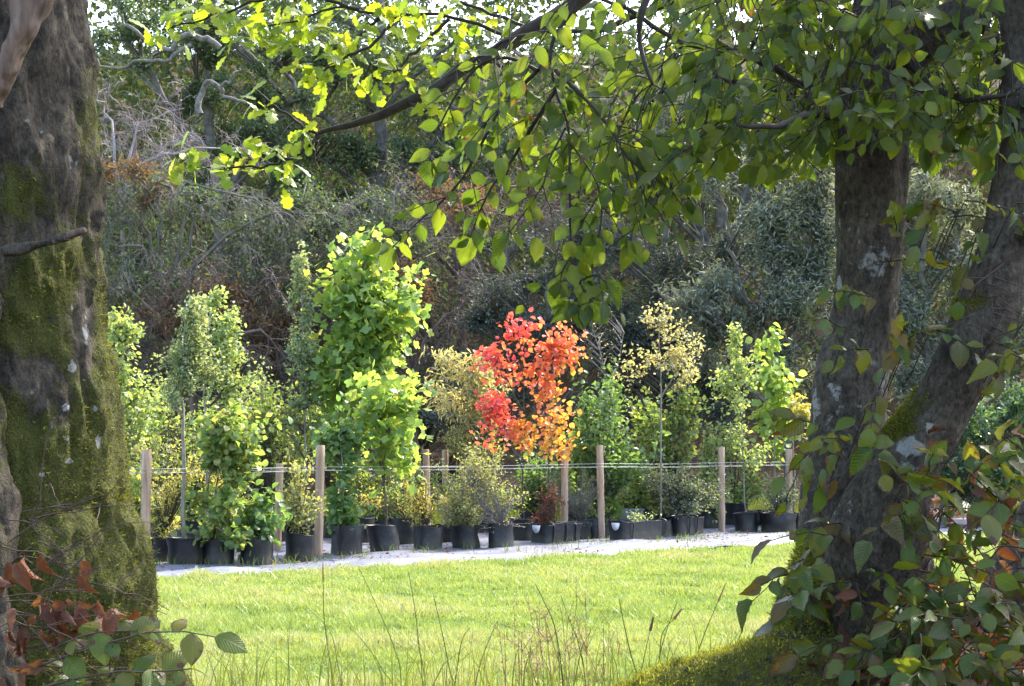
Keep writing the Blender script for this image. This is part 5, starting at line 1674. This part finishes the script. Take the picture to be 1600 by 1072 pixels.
    for i in range(600):
        px = rng.uniform(690, 1640) if i < 400 else rng.uniform(1110, 1640)
        bnd = np.interp(px, BOUND[:, 0], BOUND[:, 1])
        if px < 900 and rng.random() < .75: continue
        if px < 1110 and rng.random() < .35: continue
        py = rng.uniform(-70, bnd - 40)
        if px < 860: py = min(py, 150)
        elif px < 1110: py = min(py, 215)
        D = rng.uniform(3.6, 5.2)
        s = at(px, py, D)
        d = np.array([rng.uniform(-1, .5), rng.uniform(-.6, .2), rng.uniform(-.75, .1)])
        nrm = np.array([rng.normal(0, .5), -rng.uniform(.1, 1.1), rng.uniform(.2, 1.0)])
        sp = spray(rng, s, d, rng.uniform(.13, .27), int(rng.integers(5, 9)), .056, nrm, .35, .45)
        x, y = proj(sp[1])
        ok = y < np.interp(x, BOUND[:, 0], BOUND[:, 1])
        if ok.sum() < 2: continue
        if not ok.all():            # shorter spray where the foliage ends
            ok[np.argmin(ok):] = False
            if ok.sum() < 2: continue
            cut = (ok.sum() + .2) / len(ok)
            sp = (np.stack([np.interp(np.linspace(0, cut, 6), np.linspace(0, 1, 6), sp[0][:, j]) for j in range(3)], 1), *sp[1:])
        lv.add((sp[0], *[q[ok] for q in sp[1:]]), 0)
        j = np.argmin(np.linalg.norm(BP - s, axis=1))
        lv.tw.append(resample([BP[j], (BP[j] + s) / 2 + [0, 0, .03], s], 6))

    # withering sprays low on the stems
    cl = [(1270, 680, 3.8, -1), (1310, 720, 3.75, -1), (1300, 690, 3.7, -1), (1340, 690, 3.7, 0), (1385, 770, 3.65, 0), (1330, 815, 3.75, -1), (1440, 780, 3.65, 0), (1480, 800, 3.65, 1), (1520, 780, 3.6, 1), (1560, 790, 3.6, 1),
          (1590, 740, 3.6, 1), (1530, 700, 3.7, 1), (1570, 660, 3.7, 1), (1260, 900, 3.75, -1), (1300, 910, 3.7, -1), (1350, 940, 3.6, 0), (1395, 925, 3.6, 0), (1430, 890, 3.6, 0), (1470, 850, 3.6, 0), (1430, 960, 3.5, 0), (1490, 950, 3.45, 0),
          (1530, 930, 3.5, 1), (1570, 900, 3.5, 1), (1440, 1010, 3.45, 0), (1500, 1000, 3.4, 0), (1380, 990, 3.55, -1), (1560, 1000, 3.4, 1), (1590, 960, 3.45, 1), (1540, 1060, 3.4, 0), (1470, 1060, 3.4, 0), (1600, 1040, 3.4, 1), (1420, 1070, 3.5, 0),
          (1400, 560, 3.65, 0), (1370, 600, 3.65, -1), (1350, 540, 3.7, -1), (1415, 520, 3.65, 0), (1340, 460, 3.75, -1), (1390, 400, 3.8, 0), (1560, 550, 3.6, 1), (1590, 560, 3.6, 1), (1500, 360, 3.75, 0), (1480, 330, 3.75, -1), (1540, 320, 3.7, 1), (1580, 350, 3.6, 1), 
          (1590, 490, 3.6, 1), (1450, 740, 3.6, 0), (1590, 850, 3.5, 1), (1540, 860, 3.55, 0)]
    for cx, cy, D, sd in cl:
        low = cy > 620
        for q in range(4 if cy > 860 else 3 if cy > 740 else 2):
            s = at(cx + rng.normal(0, 22), cy + rng.normal(0, 18), D + rng.uniform(-.12, .1))
            d = np.array([sd * .7 + rng.normal(0, .6), -rng.uniform(.1, .7), rng.normal(-.1, .4)])
            nrm = np.array([rng.normal(0, .6), -rng.uniform(.0, 1.0), rng.uniform(.3, 1.1)])
            sp = spray(rng, s, d, rng.uniform(.09, .19), int(rng.integers(4, 7)), .066 if low else .058, nrm, .25, .45)
            lv.add(sp, 1)
            lv.tw.append(resample([s + [.03, .32, -.10], s + [.02, .14, -.02], s], 6))
    P, A, Nn, S, K = lv.arrays()
    ok = P[:, 1] > 2.9
    P, A, Nn, S, K = P[ok], A[ok], Nn[ok], S[ok], K[ok]
    near, rest = split_leaves(P, A, Nn, S, 300)
    mt = [M_BEECH, M_BEECH_LOW]
    VAR = rng.integers(0, 5, len(P))
    TV = [L_BEECH, L_BEECH_B, L_BEECH_C, L_BEECH_FLAT, L_BEECH_D]
    for z in (0, 1):
        g = Geo()
        for w in range(5):
            q = near[(K[near] == z) & (VAR[near] == w)]
            leaf_objects(root, tmpl_mesh("leaf", TV[w], mt[z]), P[q], A[q], Nn[q], S[q])
            q = rest[(K[rest] == z) & (VAR[rest] == w)]
            scatter(g, TV[w], P[q], frames(A[q], Nn[q]), S[q], rng.random(len(q)))
        part(root, "leaves", g, mt[z], smooth=True, stuff=True)
    tw = np.array(lv.tw)
    v, f, u = tubes(tw, np.linspace(1, .5, 6)[None] * np.full((len(tw), 1), .0020), 4)
    tg.add(v, f, u)
    part(root, "twigs", tg, M_TWIG, stuff=True)
    # the crown overhead, above the picture
    cg = Geo()
    CP = []
    for q in ([at(1375, -340, 4.15), (1.5, 4.7, 3.6), (2.0, 5.2, 4.2)], [at(1375, -340, 4.15), (1.3, 4.2, 4.2), (1.2, 4.4, 5.0)], [at(1700, -255, 4.1), (2.1, 4.8, 3.6), (2.8, 5.5, 4.4)], [at(1570, -340, 3.8), (1.6, 4.0, 3.8), (2.0, 4.4, 4.8)]):
        CP.append(limb(cg, q, .045, .02, 14, 7, .05, 8))
    part(root, "limb", cg, M_TWIG)
    tw2, P2, A2, N2, S2 = foliage(rng, [((1.9, 5.2, 4.1), (1.0, .9, .6), 2), ((2.9, 5.0, 4.5), (.8, .6, .7), 1.2), ((1.6, 4.3, 4.7), (1.1, 1.0, .7), 1)], np.concatenate(CP), 300, 9, .078, .2, up_norm=.6)
    x, y = proj(P2)
    ok = (y < -20) | (x > 1640)
    cg = Geo()
    scatter(cg, L_BEECH_LO, P2[ok], frames(A2[ok], N2[ok]), S2[ok], rng.random(ok.sum()))
    part(root, "crown", cg, M_BEECH, smooth=False, stuff=True)
    # withered brown leaves hanging in the lower growth
    n = 150
    px = np.concatenate([rng.uniform(1270, 1620, 110), rng.uniform(1380, 1620, 40)])
    py = np.concatenate([rng.uniform(880, 1080, 60), rng.uniform(660, 900, 50), rng.uniform(960, 1080, 40)])
    keep = (px > 1440) | (py > 920)
    px, py = px[keep], py[keep]
    n = len(px)
    Pn = np.array([at(a, b, rng.uniform(3.5, 3.9)) for a, b in zip(px, py)])
    g = Geo()
    scatter(g, L_CURL, Pn, frames(rng.normal(size=(n, 3)) + [0, -.3, -.7], rng.normal(size=(n, 3)) + [0, -.6, .6]), rng.uniform(.04, .075, n), rng.random(n))
    part(root, "withered_leaves", g, M_BROWN, smooth=False, stuff=True)
    # dead twigs by the right stem
    tw = []
    for k in range(60):
        s = at(rng.uniform(1500, 1610), rng.uniform(380, 520), 3.72) if k < 30 else at(rng.uniform(1420, 1610), rng.uniform(820, 1060), 3.7)
        tw.append(spray(rng, s, (rng.normal(0, .8), -.3, rng.normal(0, .6)), rng.uniform(.06, .2), 2, .01, (0, 0, 1), .1)[0])
    tw = np.array(tw)
    v, f, u = tubes(tw, np.linspace(1, .4, 6)[None] * rng.uniform(.001, .0022, (len(tw), 1)), 4)
    part(root, "dead_twigs", Geo().add(v, f, u), M_DEADTWIG, stuff=True)


# ---------------- oak whose bough reaches in from the upper right
def oak():
    rng = np.random.default_rng(401)
    base = np.array([5.4, 8.0, 0.0])
    root = thing("oak_tree", "oak with bright lobed leaves whose dark bough slopes down across the upper left", "tree", tuple(base))
    tg = Geo()
    limb(tg, [base - [0, 0, .1], base + [-.1, 0, 1.6], base + [.1, 0, 3.4], base + [0, 0, 5.5], base + [.2, .1, 8]], .26, .10, 26, 14, .1, 3)
    part(root, "trunk", tg, M_BARK_L, attrs={"moss": np.full(tg.n, .3), "lichen": np.full(tg.n, .1)})
    bl = [[tuple(base + [0, 0, 3.3]), tuple(at(1150, -180, 5.9)), tuple(at(960, -40, 5.7)), tuple(at(820, 55, 5.6)), tuple(at(730, 105, 5.55)), tuple(at(640, 158, 5.5)), tuple(at(560, 190, 5.5)), tuple(at(490, 215, 5.5))]]
    bg = Geo()
    P = resample(bl[0], 60)
    v, f, u = tubes(P[None] + (np.stack([vnoise(P * 7, k) for k in range(3)], 1) - .5)[None] * .05, np.interp(np.linspace(0, 1, 60), [0, .35, .75, 1], [.06, .034, .019, .007])[None], 9)
    bg.add(v, f, u)
    part(root, "bough", bg, M_TWIG)
    main = [[(500, 212, 5.5), (470, 195, 5.48), (430, 165, 5.46), (400, 140, 5.45)], [(495, 214, 5.5), (470, 240, 5.46), (440, 252, 5.44), (380, 262, 5.42), (310, 262, 5.4)], [(500, 212, 5.5), (490, 245, 5.5), (500, 270, 5.5)],
            [(800, 60, 5.6), (700, 25, 5.55), (600, 22, 5.5), (540, 12, 5.5), (470, 30, 5.45), (400, 45, 5.42)], [(620, 25, 5.5), (580, 70, 5.45), (520, 100, 5.42), (480, 130, 5.4)],
            [(560, 15, 5.5), (450, -10, 5.45), (350, 20, 5.42), (260, 45, 5.4)], [(700, 30, 5.55), (640, 90, 5.5), (600, 130, 5.5)], [(640, 158, 5.5), (660, 175, 5.45), (690, 170, 5.45)], [(830, 45, 5.6), (740, 10, 5.7), (640, -20, 5.7), (520, -30, 5.7)],
            [(600, 22, 5.5), (560, 60, 5.6), (545, 110, 5.6)], [(730, 105, 5.55), (690, 140, 5.5), (650, 145, 5.45)]]
    sg = Geo()
    for pl in main:
        P = resample([at(*p) for p in pl], 18)
        v, f, u = tubes(P[None] + rng.normal(size=P.shape)[None] * .004, np.linspace(.008, .003, 18)[None], 5)
        sg.add(v, f, u)
    clus = [(262, 45, 5.4, 9, 34), (300, 25, 5.42, 6, 30), (270, 30, 5.4, 5, 22), (375, 60, 5.42, 8, 34), (345, 15, 5.42, 6, 28), (430, 40, 5.44, 8, 34), (395, 45, 5.42, 6, 26), (480, 30, 5.45, 8, 34), (485, 95, 5.4, 8, 34), (520, 60, 5.45, 8, 34), (450, 75, 5.42, 7, 30), (560, 40, 5.5, 8, 34),
            (510, 110, 5.42, 6, 26), (600, 60, 5.5, 8, 34), (545, 100, 5.55, 6, 28), (630, 20, 5.5, 8, 34), (580, 105, 5.5, 6, 26), (660, 60, 5.5, 8, 34), (600, 135, 5.5, 5, 24), (690, 165, 5.45, 7, 28), (660, 150, 5.45, 6, 26), (700, 30, 5.55, 8, 30), (640, 100, 5.5, 6, 28),
            (290, 250, 5.4, 8, 26), (300, 235, 5.4, 4, 16), (370, 262, 5.42, 7, 26), (400, 245, 5.43, 7, 26), (435, 255, 5.44, 8, 30), (440, 285, 5.44, 4, 20), (385, 155, 5.45, 4, 16), (420, 172, 5.46, 3, 12), (480, 195, 5.48, 4, 18), (390, 225, 5.44, 4, 18), (470, 205, 5.46, 3, 14),
            (540, 0, 5.6, 8, 36), (420, 0, 5.5, 8, 36), (750, 20, 5.7, 8, 36), (720, 70, 5.6, 6, 30)]
    P, A, Nn, S = [], [], [], []
    for px, py, D, n, r in clus:
        c = at(px, py, D)
        for i in range(int(n * 1.5)):
            d = unit(np.array([rng.normal(-.1, 1), rng.normal(-.2, .7), rng.normal(-.25, .8)]))
            P.append(c + d * rng.uniform(.0, .5) * r * D / FPX + rng.normal(size=3) * r * D / FPX * .35)
            A.append(d + rng.normal(size=3) * .3)
            Nn.append(np.array([rng.normal(0, .5), -rng.uniform(.0, 1), rng.uniform(.2, 1)]))
            S.append(rng.uniform(.052, .092))
        tip = c
    P, A, Nn, S = map(np.array, (P, A, Nn, S))
    near, rest = split_leaves(P, A, Nn, S, 300)
    leaf_objects(root, tmpl_mesh("leaf", L_OAK, M_OAK), P[near], A[near], Nn[near], S[near])
    part(root, "twigs", sg, M_TWIG, stuff=True)
    # crown out of the picture to the right
    S0 = base + np.array([[0, 0, 3.4], [0, 0, 4.2], [.1, 0, 5.2], [.2, .1, 6.5]])
    tw, P2, A2, N2, S2 = foliage(rng, [((5.2, 7.7, 5.6), (1.5, 1.5, 1.1), 2), ((6.2, 8.4, 6.4), (1.8, 1.6, 1.5), 2)], S0, 150, 8, .10, .2, up_norm=.6)
    x, y = proj(P2)
    ok = (x > 1640) | (y < -30)
    g = Geo()
    if len(rest): scatter(g, L_OAK, P[rest], frames(A[rest], Nn[rest]), S[rest], rng.random(len(rest)))
    scatter(g, L_OVAL, P2[ok], frames(A2[ok], N2[ok]), S2[ok], rng.random(ok.sum()))
    part(root, "crown", g, M_OAK, smooth=False, stuff=True)
    v, f, u = tubes(tw, np.linspace(.012, .004, 5)[None] * np.ones((len(tw), 1)), 4)
    part(root, "branches", Geo().add(v, f, u), M_TWIG, stuff=True)


# ---------------- tall grasses on the bank
def bank_grass():
    rng = np.random.default_rng(501)
    M_ST = leaf_mat("grass_stem", [(.08, .13, .03), (.13, .17, .04), (.19, .19, .07)], .3, .5, .3, veins=0)
    M_SD = leaf_mat("seed_head", [(.22, .13, .11), (.30, .19, .15), (.16, .11, .08)], .3, .6, .3, veins=0)
    stems = [([(560, 885), (590, 950), (615, 1010), (627, 1072)], 1), ([(638, 892), (648, 950), (655, 1010), (665, 1085)], 1), ([(676, 925), (690, 985), (700, 1035), (708, 1085)], 1), ([(505, 908), (506, 960), (512, 1010), (520, 1085)], 2), ([(535, 968), (570, 1005), (600, 1050), (615, 1090)], 1),
             ([(480, 950), (515, 985), (528, 1040), (533, 1090)], 1), ([(836, 912), (850, 940), (868, 985), (880, 1080)], 1), ([(876, 930), (890, 970), (905, 1010), (915, 1085)], 1), ([(967, 935), (975, 975), (985, 1020), (1000, 1080)], 1), ([(1053, 967), (1035, 990), (1030, 1030), (1022, 1085)], 3), ([(1122, 940), (1105, 980), (1090, 1020), (1070, 1072)], 2),
             ([(735, 980), (722, 1000), (715, 1040), (710, 1085)], 1), ([(1016, 985), (1008, 1020), (1000, 1060), (995, 1090)], 3), ([(1058, 940), (1040, 990), (1030, 1030), (1024, 1085)], 1), ([(1165, 970), (1150, 1010), (1140, 1040), (1130, 1072)], 1), ([(1175, 985), (1185, 1000), (1198, 1020), (1205, 1050)], 1), ([(775, 975), (760, 1010), (750, 1040), (742, 1085)], 1)]
    for k, (pl, kind) in enumerate(stems):
        D = rng.uniform(4.6, 5.6)
        pts = [at(a, b, D + .02 * i) for i, (a, b) in enumerate(pl)][::-1]
        bx, by = pts[0][0] - .02, pts[0][1]
        foot = np.array([bx, by, float(ground_z(bx, by)) - .02])
        if foot[2] > pts[0][2] - .02: foot[2] = pts[0][2] - .05
        base = tuple(foot)
        lab = {1: "single thin green grass stalk standing tall before the lawn", 2: "thin grass stalk with a narrow dark seed spike before the lawn", 3: "grass stalk with a fat cylindrical seed head before the lawn"}[kind]
        root = thing("grass_stalk", lab, "grass", base, {1: "tall thin grass stalks on the bank", 2: "tall grass stalks with narrow seed spikes on the bank", 3: "grass stalks with fat seed heads on the bank"}[kind])
        g = Geo()
        limb(g, [foot] + pts, .0030, .0012, 24, 5)
        part(root, "stalk", g, M_ST)
        if kind != 1:
            g = Geo()
            d = unit(pts[-1] - pts[-2])
            L = .07 if kind == 2 else .05
            r = .0035 if kind == 2 else .006
            limb(g, [pts[-1], pts[-1] + d * L * .3, pts[-1] + d * L * .7, pts[-1] + d * L], r, r * .4, 10, 6, 0)
            part(root, "seed_head", g, M_SD)
    # loose grass on the bank below, and a haze of brown flowering stalks
    g = Geo()
    n = 2300
    x = rng.uniform(-1.15, 1.1, n)
    y = rng.uniform(4.3, 6.3, n)
    z = ground_z(x, y)
    h = rng.gamma(3, .055, n) * (.6 + .9 * vnoise(np.stack([x * 3, y * 2, x * 0], 1), 3)) + .04
    top = EYE + (HZ - 985 - rng.normal(0, 25, n)) / FPX * y
    h = np.clip(np.minimum(h * 1.2, top - z), .03, None)
    blades(g, rng, x, y, z - .01, h, np.full(n, .005), .35)
    solo("bank_grass", g, M_ST, "loose uncut grass along the bottom of the picture on the bank", "grass", kind="stuff", smooth=False)
    g = Geo()
    T = []
    for k in range(28):
        px = rng.choice([800, 835, 860, 905, 925]) + rng.normal(0, 14)
        D = rng.uniform(4.7, 5.4)
        top = at(px + rng.normal(0, 14), rng.uniform(940, 1040), D)
        bot = at(px + rng.normal(20, 14), 1110, D)
        bot[2] = min(bot[2], float(ground_z(bot[0], bot[1])))
        st = resample([bot, (bot + top) / 2 + rng.normal(size=3) * .01, top], 6)
        T.append(st)
        for q in range(7):
            a = st[rng.integers(3, 6)]
            T.append(np.linspace(a, a + rng.normal(size=3) * .022 + [0, 0, .025], 6))
    T = np.array(T)
    v, f, u = tubes(T, np.full((len(T), 6), .0011), 3)
    g.add(v, f, u)
    pts = T[:, -1][np.arange(len(T)) % 8 != 0]
    pts = np.repeat(pts, 5, 0) + rng.normal(size=(len(pts) * 5, 3)) * .007
    scatter(g, L_SMALL, pts, frames(rng.normal(size=pts.shape), rng.normal(size=pts.shape)), np.full(len(pts), .007), rng.random(len(pts)))
    solo("flowering_grass", g, M_SD, "hazy clump of pinkish brown flowering grass at the bottom centre", "grass", kind="stuff", smooth=False)
    # fallen leaves on the bank
    g = Geo()
    n = 1500
    x = np.concatenate([rng.uniform(-2.2, -.7, 500), rng.uniform(.6, 2.4, 1000)]); y = rng.uniform(3.0, 4.9, n)
    P = np.stack([x, y, ground_z(x, y) + rng.uniform(.0, .05, n)], 1)
    scatter(g, L_CURL, P, frames(rng.normal(size=P.shape) * [1, 1, .3], rng.normal(size=P.shape) * .4 + [0, 0, 1]), rng.uniform(.04, .075, n), rng.random(n))
    solo("fallen_leaves", g, M_BROWN, "brown fallen beech leaves littering the bank", "leaves", kind="stuff", smooth=False)


left_tree()
right_beech()
oak()
bank_grass()
